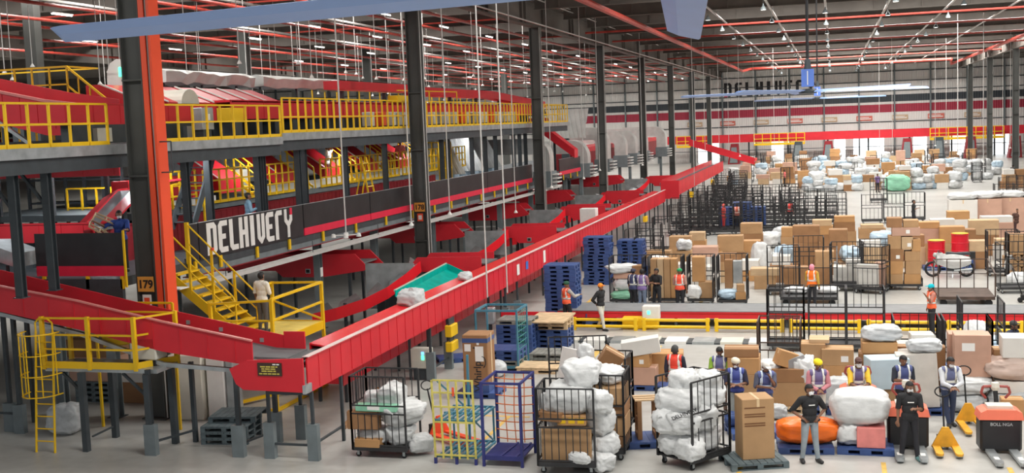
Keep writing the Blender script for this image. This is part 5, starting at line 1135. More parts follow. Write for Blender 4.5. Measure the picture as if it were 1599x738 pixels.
# ---- the two full cages with brown board and sacks
cage((-5.6, 23.85, 0), .05, 'black roll cage with a brown board at its foot, full of white sacks', W=1.24, D=.98, H=1.87)
carton((-5.62, 23.62, .24), 1.08, .16, .72, CARD[0], .05, 'upright corrugated brown board inside the front of the full cage', tape=False)
carton((-5.5, 23.75, 1.02), .62, .4, .22, 2, .1, 'brown carton with yellow tape in the full cage', tape=False); 
o = [x for x in col.objects if x.name.startswith('carton')][-1]
for q in (-.2, 0, .2): MB().box(q-.07, q+.07, -.205, -.2, .05, .17).build('yellow_sticker', YEL, o)
carton((-5.95, 23.7, 1.1), .6, .35, .2, 1, -.3, 'torn brown carton tilted above the board in the full cage', tape=False)
C2 = [((-5.6, 23.95, 1.2), .95, .8, .7, SK[0]), ((-5.35, 24.05, 1.75), .75, .7, .6, SK[1]), ((-5.95, 24.0, 1.15), .6, .6, .5, SK[2]), ((-4.95, 24.0, .75), .5, .6, .6, SK[3]), ((-4.85, 24.05, .28), .55, .6, .5, SK[4]), ((-4.9, 23.8, 1.25), .5, .5, .5, SK[5]), ((-4.9, 23.75, 0), .55, .5, .4, SK[1]), ((-5.3, 23.4, .24), .5, .2, .25, SK[2]), ((-5.65, 24.15, .24), .9, .5, .9, SK[3])]
for k, (p, a, b, c, me) in enumerate(C2): sack(p, a, b, c, me, .4*k, 'white sack in the full cage, ' + ['in the middle above the board', 'topmost, piled above the rail', 'at its upper left', 'bulging out of its right side at middle height', 'bulging out of its right side near the floor', 'bulging out of its right side near the top', 'hanging at its right foot', 'in front of the board', 'behind the board'][k], 'sacks in the full cage', (.4, 0, .5) if k in (3, 4, 5, 6) else None)
cage((-5.15, 24.95, 0), .03, 'second full cage, right behind the one with the brown board', W=1.24, D=1.0, H=1.93, sides='RBF')
for k, (z, h, w) in enumerate(((.24, .3, .9), (.56, .42, .95), (1.0, .25, .95), (1.26, .38, .9))): carton((-4.98, 24.9, z), w, .8, h, [1, 0, 1, 0][k], .02, 'brown carton in the second full cage, %s from the bottom' % ORD[k], tape=2)
for k, (x, y, z, c) in enumerate(((-5.4, 25.0, 1.66, .45), (-4.95, 25.0, 1.66, .35), (-5.6, 25.1, 1.2, .5))): sack((x, y, z), .7, .7, c, SK[k], k, 'white sack on top of the second full cage, %s' % ['on the left', 'on the right', 'against its left side'][k], 'sacks in the second full cage')
cage((-5.3, 26.6, 0), .0, 'third full cage in the row, with a tilted brown box on top', W=1.1, D=1.0, H=1.95, sides='RBL')
carton((-5.35, 26.4, .24), .85, .8, 1.3, 1, 0, 'brown stack of goods inside the third full cage')
t = carton((-5.25, 26.4, 1.72), .5, .35, .42, 1, .3, 'tilted brown box lying on top of the third full cage', tape=1); t.rotation_euler = (.2, .55, .3)
t = sack((-5.75, 26.4, 1.5), .4, .45, .75, SK[4], 0, 'white wrapped roll standing in the third full cage')
cage((-6.35, 28.3, 0), .25, 'large empty-topped cage behind the full cages, with a bright white sheet in it', W=1.5, D=1.1, H=1.95, sides='LBR')
t = carton((-6.6, 27.9, .5), .12, .9, 1.3, PAPER, .5, 'bright white foam sheet leaning in the cage behind the full cages', tape=False); t.rotation_euler = (0, .25, .9)
# ---- rotated cage of white sacks
cage((-3.02, 24.72, 0), math.atan2(1.02, .69), 'black roll cage turned at an angle, stuffed with white printed sacks', W=1.24, D=1.0, H=1.93, sides='FBR', nb=6)
C6 = [(-3.35, 24.5, .24, .75, .7, .55), (-2.85, 24.9, .24, .75, .7, .55), (-3.5, 24.45, .7, .75, .65, .6), (-2.9, 24.75, .72, .8, .75, .6), (-3.3, 24.5, 1.15, .95, .75, .55), (-2.75, 24.9, 1.2, .75, .7, .5), (-3.2, 24.7, 1.55, .6, .6, .5), (-2.7, 25.0, 1.55, .65, .6, .4), (-3.05, 24.2, .2, .65, .55, .5), (-3.15, 24.25, .75, .65, .55, .5)]
for k, (x, y, z, a, b, c) in enumerate(C6):
    t = sack((x, y, z), a, b, c, SK[k % 6], .7*k, 'white sack in the angled cage, ' + ['at the bottom left', 'at the bottom right', 'left side at middle height', 'centre at middle height', 'upper left with dark printing', 'upper right', 'topmost with a pointed corner', 'top right against the rails', 'spilling out at the front foot', 'bulging out at the front'][k], 'sacks in the angled cage', (-.4, .2, .55) if k in (0, 2, 6, 8) else None)
    if k == 9:
        tx = text('printing', 'DELHIVERY', .12, BLACK, t, (.05, -.52, .98), (PI/2-.3, -.5, .0), .002, .002); tx.scale = (1/a, 1/b, 1/c)
# brown carton on grey pallet
pallet(PD, (-1.75, 24.75, 0), .38, 'dark weathered pallet under the tall brown carton beside the angled cage', s=(1.05, 1, 1))
t = carton((-1.72, 24.85, .15), .70, .62, 1.32, 0, .35, 'tall brown carton with dark print standing alone on a dark pallet', tape=2, tag_=None)
for k, z in enumerate((1.12, .98, .93, .78, .73)): MB().box(-.3, .15, -.316, -.31, z, z+.025).build('dark_print', mat('print_ink', (.16, .07, .03), .8), t)
MB().box(.35, .355, -.1, .12, .85, 1.1).build('shipping_label', PAPER, t)
# blue pallets with wood block, orange sack, white sack
pallet(PB, (-4.6, 25.9, 0), .3, 'blue pallet on the floor between the full cages and the angled cage')
t = thing('wooden_crate_block', 'small brown slotted wood crate standing on the blue pallet', 'crate', (-4.25, 26.0, .157), .3); mb = MB()
for x in (-.2, .2):
    mb.box(x-.05, x+.05, -.25, .25, 0, .12); mb.box(x-.05, x+.05, -.25, .25, .38, .5); mb.box(x-.05, x+.05, -.25, .25, .76, .9)
    for y in (-.22, .22): mb.box(x-.05, x+.05, y-.05, y+.05, 0, .9)
mb.build('frame', CARD[1], t); s = MB()
for y in (-.2, 0, .2): s.box(-.3, .3, y-.06, y+.06, .9, .93)
s.build('top_slat', CARD[3], t)
tag(MB().box(-.5, .4, -.07, .07, 0, .12).build('timber_offcut', CARD[2], None, (-5.35, 28.2, 0), .35), 'orange brown timber offcut lying on the floor left of the slotted crate', 'timber')
pallet(PB, (-.70, 26.05, 0), .1, 'blue pallet under the long orange sack'); 
t = sack((-.62, 26.05, .157), 1.35, .7, .55, sack_mesh(50, ORSACK, 0, .4), .12, 'long bright orange wrapped sack on a blue pallet behind the man in grey jeans')
pallet(PB, (.60, 26.15, 0), 0, 'blue pallet under the pink and white parcels')
sack((.35, 26.15, .157), .8, .75, .55, SK[2], .2, 'white crumpled sack under the big white bale'); carton((.72, 26.05, .157), .6, .7, .45, PINKS, 0, 'pink wrapped parcel under the big white bale', tape=False)
sack((.5, 26.15, .62), 1.3, .95, .75, SKG[0] if False else sack_mesh(51, SACK, 0, .38), 0, 'big white bale on top of the pink parcel')
pallet(PB, (-1.9, 27.1, 0), .3, 'blue pallet showing behind the tall brown carton')
sack((-2.35, 27.2, .157), .45, .4, .35, sack_mesh(52, BLUEP), 0, 'blue plastic bundle behind the tall brown carton')
# electric pallet trucks
SAL = mat('salmon_cover', (.85, .20, .12), .4, var=.06)
def truck(loc, rz, label, txt=True):
    t = thing('pallet_truck', label, 'pallet truck', loc, rz)
    b = rbox(.86, .5, .72, .05).xf(Matrix.Translation((0, .25, .06))); b.build('body', mat('truck_black', (.02, .02, .022), .4), t)
    MB().prism([(-.46, .76), (.46, .76), (.42, .92), (.3, .98), (-.3, .98), (-.42, .92)], 'y', -.02, .52).build('cover', SAL, t)
    MB().box(-.26, .26, .1, .45, .97, 1.04).build('top_plate', CREAM, t)
    for x in (-.24, .24):
        f = MB(); f.prism([(x-.09, .0), (x+.09, .0), (x+.09, -.95), (x+.05, -1.08), (x-.05, -1.08), (x-.09, -.95)], 'z', .06, .12); o = f.build('fork', GALV, t); MB().tube((x-.07, -.95, .05), (x+.07, -.95, .05), .05, 10).build('load_roller', GALV, o); MB().box(x-.05, x+.05, -.8, -.6, .12, .124).build('fork_plate', WHITE, o)
    tl = MB().tube((0, .45, .9), (0, .62, 1.3), .05, 8).build('tiller', RUB, t); MB().lathe([(0, .12), (.08, .1), (.1, 0), (.06, -.08), (0, -.08)], 10, (0, .62, 1.34)).build('tiller_head', CREAM, tl)
    g = MB(); g.path([(-.05, .62, 1.36), (-.26, .58, 1.36), (-.3, .58, 1.22), (-.2, .6, 1.1)], .03, 6); g.path([(.05, .62, 1.36), (.26, .58, 1.36), (.3, .58, 1.22), (.2, .6, 1.1)], .03, 6); g.build('grip', mat('grip_red', (.30, .06, .05), .5), tl)
    MB().tube((-.04, .55, .1), (.04, .55, .1), .1, 12).build('drive_wheel', RUB, t)
    if txt: text('lettering', 'BOLL NGA', .095, GALV, t, (.0, -.004, .66), FACE_Y, .002, .002)
    return t
truck((3.42, 26.15, 0), .08, 'black pallet truck with salmon cover at the right, nobody in front of it')
truck((1.52, 26.2, 0), .02, 'black pallet truck with salmon cover behind the man all in black', False)
truck((.5, 27.9, 0), .0, 'pallet truck half hidden behind the big white bale', False)
# ---- row of goods behind the workers
pallet(PB, (-5.0, 31.6, 0), 0, 'blue pallet under the pale cartons behind the full cages'); 
carton((-5.3, 31.5, .157), 1.0, .8, .5, 5, 0, 'dusty pale carton at the bottom, left of the worker in orange red vest')
carton((-5.35, 31.4, .66), .75, .6, .38, 2, 0, 'orange brown carton in the middle of the pile left of the orange red vest', tag_=(.1, .1, .12, .12))
t = carton((-5.2, 31.3, 1.02), 1.05, .5, .42, 4, .15, 'long white box tilted on the pile left of the worker in orange red vest', tape=False); t.rotation_euler = (0, -.15, .15)
carton((-4.6, 32.0, 0), .9, .7, .95, 2, .1, 'brown carton behind the white box, left of the orange red vest')
BR = [(1163, 600, .62, .7, 1.75, 2, 'tall orange brown carton beside the cream turban'), ]
carton((-2.24, 29.10, 0), .75, .7, 1.05, 0, 0, 'brown carton forming the lower half of the stack beside the cream turban', tag_=(.05, .3, .2, .14)); carton((-2.24, 29.10, 1.05), .78, .7, .42, 2, 0, 'orange carton on top of the stack beside the cream turban'); carton((-2.30, 29.10, 1.47), .85, .6, .22, 1, .06, 'flat dark carton crowning the stack beside the cream turban')
pallet(PW, (-1.34, 29.61, 0), 0, 'wood pallet under the cartons between white cap and the brown posts')
gx, gy = -1.34, 29.61
for k, (dx, z, w, h, m, lb) in enumerate([(.2, .15, .85, .6, 0, 'brown carton at the bottom between white cap and the brown cage'), (.15, .75, .8, .35, 1, 'brown carton second from bottom between white cap and the brown cage'), (-.35, .15, .5, .5, 4, 'white parcel low beside the white cap worker')]): carton((gx+dx, gy, z), w, .7, h, m, .05*k, lb)
sack((gx-.3, gy, .65), .6, .6, .6, SK[0], 0, 'white sack at the shoulder of the worker in white cap'); t = carton((gx+.05, gy-.1, 1.12), .5, .4, .4, 2, .4, 'tilted brown carton above the white cap pile'); t.rotation_euler = (0, .35, .4); t = carton((gx+.35, gy, 1.12), .5, .4, .26, GALV, .2, 'grey parcel resting on the cartons left of the brown cage', tape=False); t.rotation_euler = (0, -.3, .3)
sack((-1.53, 28.62, 0), .7, .5, .35, SKG[0], 0, 'grey plastic bundle on the floor by the white cap worker')
pallet(PB, (-0.11, 29.56, 0), 0, 'blue pallet behind the worker in yellow turban')
gx, gy = -0.06, 29.83
for k, (dx, dy, z, w, h, m, lb) in enumerate([(-.55, .2, 0.157, .7, 1.0, 3, 'pale carton low behind the yellow turban'), (-.5, .2, 1.16, .6, .5, 0, 'brown carton behind the yellow turban, upper'), (.15, .1, .157, .85, .55, 1, 'dark carton low between yellow turban and yellow shirt'), (.12, .1, .71, .75, .42, 2, 'lower labelled carton between yellow turban and yellow shirt'), (.1, .1, 1.13, .78, .42, 0, 'upper labelled carton between yellow turban and yellow shirt'), (-.35, .3, 1.66, .5, .1, 3, 'flat carton lying on top behind the yellow turban')]): carton((gx+dx, gy+dy, z), w, .6, h, m, 0, lb, tag_=(.08, .1, .18, .15) if k in (3, 4) else None)
sack((gx+.1, gy-.45, .157), .85, .6, .75, SKG[1], 0, 'grey plastic wrapped bundle between yellow turban and yellow shirt'); sack((gx-.7, gy-.3, .157), .5, .5, 1.2, SK[3], 0, 'tall white sack left of the yellow turban')
gx, gy = 1.10, 29.70
pallet(PB, (gx, gy, 0), 0, 'blue pallet behind the worker in yellow shirt')
carton((gx, gy+.4, .157), 1.1, .6, .9, 5, 0, 'pale carton low behind the worker in yellow shirt'); carton((gx+.15, gy-.25, .157), 1.0, .6, .52, 0, 0, 'brown carton under the pale blue box'); carton((gx+.1, gy-.3, .68), .95, .65, .75, mat('ice_blue', (.50, .62, .68), .5, var=.05), .25, 'pale blue smooth box right of the worker in yellow shirt', tape=False)
carton((gx-.1, gy+.45, 1.06), .9, .6, .35, 1, 0, 'brown carton above the pale blue box, lower of two'); carton((gx-.05, gy+.45, 1.41), .85, .6, .28, 2, .05, 'brown carton above the pale blue box, upper of two'); sack((gx, gy+.45, 1.69), .95, .6, .4, SKG[2], 0, 'clear plastic wrapped bag on top of the cartons above the pale blue box')
gx, gy = 2.01, 29.81
pallet(PB, (gx+.1, gy, 0), 0, 'blue pallet under the leaning white bale'); t = carton((gx-.05, gy, .157), .95, .8, 1.35, mat('dusty_white', (.60, .56, .51), .6, var=.08), 0, 'large dusty white wrapped bale left of the leaning man', tape=False); t.rotation_euler = (0, -.06, .05)
sack((gx+.1, gy-.1, 1.5), .8, .6, .35, SKG[0], 0, 'grey cushion shaped parcel on top of the dusty white bale'); carton((gx+.05, gy+.2, 1.53), .55, .5, .4, 4, .1, 'small white carton on top of the dusty white bale'); carton((gx+.0, gy+.75, 0), 1.3, .4, 1.5, 1, 0, 'brown cartons edge behind the dusty white bale')
gx, gy = 3.20, 29.96
sack((gx-.2, gy, 0), 1.1, .8, .45, SKG[1], 0, 'grey wrapped bale low between the leaning man and the truck'); sack((gx-.1, gy, .45), 1.05, .8, .42, SK[5], 0, 'white wrapped bale on the grey one beside the leaning man')
carton((gx+.05, gy+.25, .85), .85, .6, 1.05, 5, .0, 'tall pinkish wrapped carton right of the leaning man', tape=False, tag_=(-.25, .65, .3, .2)); carton((gx+.0, gy+.9, 0), .9, .6, 1.8, 5, 0, 'pinkish carton stack behind the tall wrapped one', tape=False)
carton((gx+.85, gy+.5, 0), .5, .5, .95, 2, 0, 'orange brown carton right of the tall pinkish one, lower'); carton((gx+.85, gy+.5, .95), .55, .5, .12, 4, 0, 'flat white carton between two brown ones'); carton((gx+.82, gy+.5, 1.07), .5, .5, .42, 0, 0, 'brown carton right of the tall pinkish one, upper')
gx, gy = 4.16, 30.07
sack((gx+.2, gy, 0), 1.5, .9, .55, SKG[2], 0, 'grey bale at the right edge behind the pallet truck, lowest'); carton((gx-.05, gy-.1, .5), .7, .5, .3, 4, 0, 'white carton above the lowest bale at the right edge', tape=False); sack((gx+.2, gy, .8), 1.6, .9, .6, sack_mesh(55, mat('dusty_pink_film', (.55, .42, .36), .45, var=.1)), 0, 'dusty pink wrapped bale at the right edge'); carton((gx+.3, gy, 1.38), 1.1, .7, .5, 4, 0, 'white block parcel on top of the pink bale at the right edge', tape=False)
carton((gx-.1, gy-.75, 0), .5, .4, .5, 2, 0, 'small yellow brown carton beside the salmon pallet truck')
sack((4.39, 36.23, 0), 1.2, .9, .7, SKB[0], 0, 'pale blue grey sack beside the sitting person in black'); sack((3.70, 37.32, 0), 1.3, .8, .6, SKG[0], 0, 'grey plastic sack left of the sitting person'); sack((4.78, 35.19, 0), 1.2, .8, .6, SKB[1], 0, 'pale blue sack under the hand of the reaching man'); sack((4.19, 37.66, 0), .7, .7, .9, SK[2], 0, 'tall white sack behind the sitting person')
for k in range(3): pallet(PB, (1.71, 34.38+0 if False else (0), 0, .157*k)) if False else None
bx, by = 2.05, 33.42
for k in range(2): pallet(PB, (bx, by, .157*k), 0, 'blue pallet in the low stack behind the open cages, %s' % ['lower', 'upper'][k], 'low blue stack', (1.6, 1.1, 1))
t = tag(rbox(1.75, 1.0, .22, .03).build('blue_mattress_pack', mat('blue_white_film', (.16, .30, .70), .35, var=.45, scale=3), None, (bx, by, .314)), 'blue and white film wrapped pack on the low blue pallets', 'parcel')
# open cages in the middle row
for k, x in enumerate((-1.53, -.26, .90)): cage((x, 37.3, 0), 0, 'tall empty black cage standing before the floor belt, %s of three' % ['left', 'middle', 'right'][k], W=1.12, D=.9, H=2.0, sides='LBR' if k else 'LBRF', nb=6, group='open cages before the floor belt')
cage((-1.45, 31.1, 0), .0, 'brown rusty cage with solid looking side frames behind the white cap worker', W=1.1, D=1.0, H=2.05, sides='LBR', m=CAGEB, nb=6)
for k, x in enumerate((2.05, 3.3, 4.45)): cage((x, 31.9, 0), 0, 'black open cage behind the workers on the right, %s of three' % ['leftmost', 'middle', 'rightmost'][k], W=1.15, D=1.2, H=2.0, sides='LBR', nb=6, group='open cages behind the workers')
cage((4.0, 35.0, 0), 0, 'black open cage farther back at the right, near the floor belt', W=1.1, D=1.4, H=2.0, sides='LR', nb=6)
# ---- pallets on the left of the open floor
for k in range(14): pallet(PB, (-9.9+R.uniform(-.03, .03), 41.0+.9, .157*k), R.uniform(-.04, .04), 'blue pallet in the nearer tall stack by the long conveyor, %s from the floor' % ORD[k], 'nearer tall blue stack')
for k in range(14): pallet(PB, (-10.55+R.uniform(-.05, .05), 51.9, .157*k), R.uniform(-.05, .05), 'blue pallet in the farther tall stack by the long conveyor, %s from the floor' % ORD[k], 'farther tall blue stack')
for k in range(12): pallet(PB, (-9.2+R.uniform(-.05, .05), 53.4, .157*k), R.uniform(-.05, .05), 'blue pallet in the stack behind the farther tall one, %s from the floor' % ORD[k], 'hidden blue stack')
for k in range(5): pallet(PB, (-8.3, 52.5, .157*k), .1, 'blue pallet in the short stack behind the caged sacks, %s from the floor' % ORD[k], 'short blue stack')
for k in range(3): pallet(PB, (-8.55, 41.6, .157*k), .5, 'blue pallet leaning by the worker in orange vest, %s from the floor' % ORD[k], 'pallets by the orange vest')
t = thing('frame_trolley', 'tall light blue tube frame trolley holding stacked pallets', 'trolley', (-9.95, 33.7, 0)); f = MB()
for x in (-.65, .65):
    for y in (-.6, .6): f.bar((x, y, .05), (x, y, 1.9), .05)
for z in (1.88,):
    for a_, b_ in (((-.65, -.6), (.65, -.6)), ((-.65, .6), (.65, .6)), ((-.65, -.6), (-.65, .6)), ((.65, -.6), (.65, .6))): f.bar((*a_, z), (*b_, z), .06)
f.build('frame', TEALF, t); MB().box(-.65, .65, -.6, .6, .1, .16).build('deck', TEALF, t); n_ = MB()
for k in range(7): n_.tube((.63, -.6+.2*k, .2), (.63, -.6+.2*k, 1.85), .01, 4)
for k in range(9): n_.tube((.63, -.6, .3+.18*k), (.63, .6, .3+.18*k), .01, 4)
n_.build('green_net', mat('green_net', (.05, .25, .22), .6), t)
for x in (-.55, .55):
    for y in (-.5, .5): link('caster', CM, t, (x, y, 0))
for k in range(3): pallet([PG, PB, PB][k], (-9.9, 33.7, .17+.157*k), 0, ['weathered pallet at the bottom of the tube frame trolley', 'lower blue pallet in the tube frame trolley', 'upper blue pallet in the tube frame trolley'][k])
for k in range(7): pallet([PB, PB, PB, PB, PB, PB, PG][k], (-10.2, 36.4, .157*k), 0, 'pallet in the stack behind the tube frame trolley, %s from the floor' % ORD[k], 'pallets behind the tube frame')
for k in range(4): pallet(PB, (-9.2, 37.3, .157*k), 0, 'blue pallet under the plywood topped pallets, %s from the floor' % ORD[k], 'pallets under plywood')
for k in range(2): pallet(PW, (-9.2, 37.3, .628+.15*k), 0, 'wood pallet above the blue ones, %s' % ['lower', 'upper'][k], 'pallets under plywood')
tag(rbox(1.3, 1.9, .06, .01).build('plywood_sheet', WOOD, None, (-9.25, 37.2, .93)), 'plywood sheet lying on top of the mixed pallets near the floor belt', 'sheet')
for k in range(2): pallet(PG, (-8.7, 34.9, .15*k), 0, 'weathered slatted pallet left of the full cages, %s' % ['lower', 'upper'][k], 'slatted pallets')
pallet(PW, (-8.7, 33.4, 0), 0, 'wood pallet under the pale board beside the light blue frame'); tag(rbox(1.3, 1.0, .04, .008).build('board', WOOD, None, (-8.7, 33.4, .15)), 'pale brown board lying on the wood pallet beside the light blue frame', 'sheet')
sack((-9.9, 32.4, 0), .8, .6, .5, SKG[1], 0, 'clear plastic bundle on the floor beside the tall appliance carton')
pallet(PB, (-11.8, 34.6, 0), .5, 'blue pallet lying in the shade under the long conveyor', s=(1, .8, 1)); pallet(PB, (-11.2, 35.6, 0), .3, 'second blue pallet under the long conveyor, behind the first', s=(.9, .8, 1))
t = thing('red_tray', 'red sheet metal tray on the floor at the head of the floor belt', 'tray', (-11.0, 39.6, 0)); MB().box(-.7, 1.3, 0, .04, .1, .75).build('panel', RED, t); MB().box(-.7, .9, -.6, -.56, .05, .5).build('panel', RED, t); MB().box(-.7, 1.1, -.6, 0, 0, .1).build('bottom', RED, t)
# dark pallets by the long conveyor's near legs
for k in range(4): pallet(PD, (-14.45, 24.95 if k < 3 else 25.3, .15*k), .12 if k < 3 else .18, 'dark weathered pallet in the stack under the feeder, %s from the floor' % ORD[k], 'dark pallets under the feeder')
for k, (x, y, w) in enumerate([(-16.65, 26.75, .95), (-15.85, 26.9, .5)]): tag(rbox(w, .5, 1.75, .02).build('white_panel_pack', WHITE if k else CREAM, None, (x, y, 0), .05), ['pale cabinet standing on the floor under the feeder beside the grey columns', 'narrow white panel pack under the feeder, right of the pale cabinet'][k], 'panel')
tag(rbox(.22, .5, 1.72, .02).build('film_wrapped_slab', GALV, None, (-15.45, 26.95, 0), .05), 'grey film wrapped panel between the white ones under the feeder', 'panel')
sack((-19.2, 24.9, 0), .9, .7, .75, SKG[2], 0, 'grey brown plastic sack on the floor behind the caged ladder')
for k in range(4): pallet(PD, (-20.6, 28.5, .15*k+.0), 0, 'pallet in the low stack at the far left floor, %s from the ground' % ORD[k], 'pallets at far left')
for k, (x, z, w, h, m) in enumerate([(-20.7, .6, 1.4, .7, 5), (-19.4, 0, .9, .6, 1), (-19.3, .6, .9, .5, 4), (-20.7, 1.3, 1.5, .5, 1), (-18.6, 0, .8, .8, 4), (-18.5, .8, .7, .4, 3)]): carton((x, 28.5, z), w, .9, h, m, 0, 'carton under the mezzanine behind the small yellow platform, %s' % ['pinkish, on the pallets', 'dark, on the floor', 'white, in the middle', 'brown, on top at left', 'white, on the floor at right', 'pale, on the right'][k])
tag(MB().box(-.05, .05, 0, 4.2, 0, .1).build('timber_batten', CARD[1], None, (-12.0, 26.2, 0), .18), 'long brown batten lying on the floor behind the near conveyor legs', 'timber')
# stool held by the man in blue
t = thing('wooden_stool', 'pale wooden stool held out sideways by the man in blue shirt', 'stool', (-19.72, 27.35, 5.32), .2); t.rotation_euler = (.3, -1.0, .3)
MB().box(-.19, .19, -.19, .19, .0, .03).build('seat', WOOD, t)
for x in (-.17, .17):
    for y in (-.17, .17): MB().bar((x, y, 0), (x*1.25, y*1.25, -.62), .045).build('leg', WOOD, t)
st = MB()
for x in (-1, 1): st.bar((x*.19, -.19, -.3), (x*.19, .19, -.3), .03); st.bar((-.19, x*.19, -.42), (.19, x*.19, -.42), .03)
st.build('stretcher', WOOD, t)
t = tag(MB().prism([(-.7, 0), (.6, .05), (.75, .2), (-.5, .22)], 'x', -.28, .28).build('folded_sheet', CREAM, None, (-20.9, 45.6, 6.95)), 'pale folded sheet carried overhead by the man in white on the walkway', 'sheet')
b = next(o for o in col.objects if o.name.startswith('crumpled_bag')); q = link('film', sack_mesh(60, SACKG), b); q.scale = (.7, .9, .5); link('tied_end', EARM, b, (.1, -.3, .4))
tag(sack((-11.98, 36.5, 2.33), .4, .6, .3, SKG[1], 0, 'x'), 'small clear plastic bag farther along on the long red conveyor', 'bag')

# ================================================================ goods beyond the floor belt
def name_rows(objs, fmt):
    number_off(objs, fmt)
R.seed(3)
# cages with the group of workers
cage((-8.15, 46.1, 0), 0, 'black cage with white and green bags left of the group of workers', W=1.35, D=1.0, H=1.95, sides='LBR')
sack((-8.35, 45.9, .24), .9, .7, .35, sack_mesh(61, GREENS), 0, 'green film wrapped bundle low in the cage left of the group'); sack((-8.2, 46.1, .58), 1.0, .8, .5, SK[0], 0, 'white sack in the middle of the cage left of the group'); sack((-8.4, 46.0, 1.3), 1.1, .7, .35, SK[1], .2, 'white sack lying across the top of the cage left of the group'); carton((-7.75, 46.1, 1.1), .4, .6, .5, 1, .1, 'brown box at the right of the cage left of the group')
carton((-8.3, 46.1, 1.08), .8, .6, .22, 5, 0, 'dim flat box below the top sack in the cage left of the group')
cage((-6.6, 46.3, 0), 0, 'black cage with tall brown cartons behind the group of workers', W=1.35, D=1.0, H=1.95, sides='LBR')
for k in range(4): carton((-7.1+.27*k, 46.4, .24), .25, .6, 1.6, [0, 3, 0, 2][k], 0, 'tall narrow carton in the cage behind the group, %s from the left' % ORD[k], tape=False)
cage((-5.2, 46.3, 0), 0, 'black cage beside the worker in bright green turban', W=1.0, D=1.0, H=1.95, sides='LBR')
carton((-5.3, 46.45, .9), .5, .6, 1.0, 2, 0, 'orange brown carton upright in the cage beside the bright green turban'); carton((-5.0, 46.4, .24), .6, .6, .65, 0, 0, 'brown carton at the bottom of the cage beside the bright green turban'); sack((-5.5, 46.0, .24), .6, .5, .55, SK[2], 0, 'round white sack low beside the bright green turban')
cage((-3.93, 46.0, 0), 0, 'black cage standing alone right of the group of workers', W=1.15, D=1.0, H=2.0, sides='LBR', nb=6)
sack((-4.1, 46.0, .24), .8, .6, .4, SKB[0], 0, 'pale blue sack at the bottom of the lone cage'); carton((-3.65, 46.0, .24), .4, .5, .3, 2, .2, 'small orange carton at the bottom of the lone cage'); carton((-3.62, 45.95, .54), .3, .4, .3, 0, .1, 'brown box on the small orange carton in the lone cage')
carton((-4.1, 46.3, .64), .3, .35, 1.15, 1, 0, 'narrow upright brown roll carton in the lone cage', tape=False); carton((-3.75, 46.35, .84), .35, .3, .9, GALV, 0, 'narrow upright grey pack in the lone cage', tape=False)
# flat platform trolleys
def flat(x, y, label, W=2.1, H=1.5, m=CAGEB):
    t = thing('flat_trolley', label, 'trolley', (x, y, 0)); MB().box(-W/2, W/2, -.9, 1.3, .28, .40).build('deck', m, t)
    f = MB(); panel(f, (-W/2, 1.3, 0), (W/2, 1.3, 0), .4, H, 4, .02, False); f.bar((-W/2, 1.3, .4+(H-.4)*.5), (W/2, 1.3, .4+(H-.4)*.5), .03); f.build('back_rail', m, t)
    g = MB(); g.bar((W/2, -.9, .4), (W/2, -.9, H*.8), .05); g.bar((W/2, -.9, H*.8), (W/2, 1.3, H), .05); g.bar((-W/2, -.9, .4), (-W/2, -.9, H), .05); g.bar((-W/2, -.9, H), (-W/2, 1.3, H), .04); g.build('side_rail', m, t)
    for sx in (-W/2+.2, W/2-.2):
        for sy in (-.7, 1.0): o = link('caster', CM, t, (sx, sy, 0)); o.scale = (2.2, 2.2, 2.3)
    return t
flat(-1.0, 46.4, 'empty flat cage with mesh back beside the worker in pink headscarf', 2.15, 2.1, CAGE); flat(4.75, 46.6, 'rusty flat trolley with open mesh back before the motorcycle', 2.0, 1.55)
tag(sack((-1.5, 46.5, .40), .9, .6, .25, SK[4], 0, 'x'), 'white plastic sheet lying on the flat cage, left of the pink headscarf', 'sheet'); tag(sack((-.3, 46.5, .40), .8, .6, .25, SK[3], 0, 'x'), 'white plastic sheet lying on the flat cage, right of the pink headscarf', 'sheet')
cage((1.45, 49.4, 0), -.35, 'black cage holding white boards, left of the brown carton tower', W=1.2, D=1.0, H=1.95, sides='FBR', nb=7)
carton((1.3, 49.25, .24), .85, .25, .95, 4, -.35, 'white board upright in the cage left of the brown carton tower', tape=False); carton((1.8, 49.6, .24), .35, .4, 1.0, 5, -.35, 'pinkish carton beside the caged white board')
# brown carton tower
cage((2.75, 50.4, 0), 0, 'black cage base under the brown carton tower', W=1.45, D=1.0, H=.5, sides='LR', nb=4, mid=False)
TW = [(-.35, .24, .65, .42, 0), (.35, .24, .65, .42, 2), (-.35, .66, .65, .55, 2), (.38, .66, .6, .55, 0), (-.3, 1.21, .6, .5, 1), (.35, 1.21, .6, .4, 0), (-.35, 1.71, .5, .55, 0), (.15, 1.71, .45, .5, 3), (.5, 1.61, .35, .5, 2), (.1, 2.26, 1.1, .35, 5), (-.35, 2.61, .6, .4, 1), (.3, 2.61, .6, .3, 0)]
for k, (x, z, w, h, m) in enumerate(TW): carton((2.75+x, 50.4, z), w, .7, h, m, 0, 'carton of the tall brown tower beside the red drums, %s level %s' % (['left', 'right'][x > 0], ['one', 'one', 'two', 'two', 'three', 'three', 'four', 'four, inner', 'four, outer', 'five', 'six', 'six'][k]), tag_=(.0, .1, .15, .15) if k in (4, 7, 9) else None)
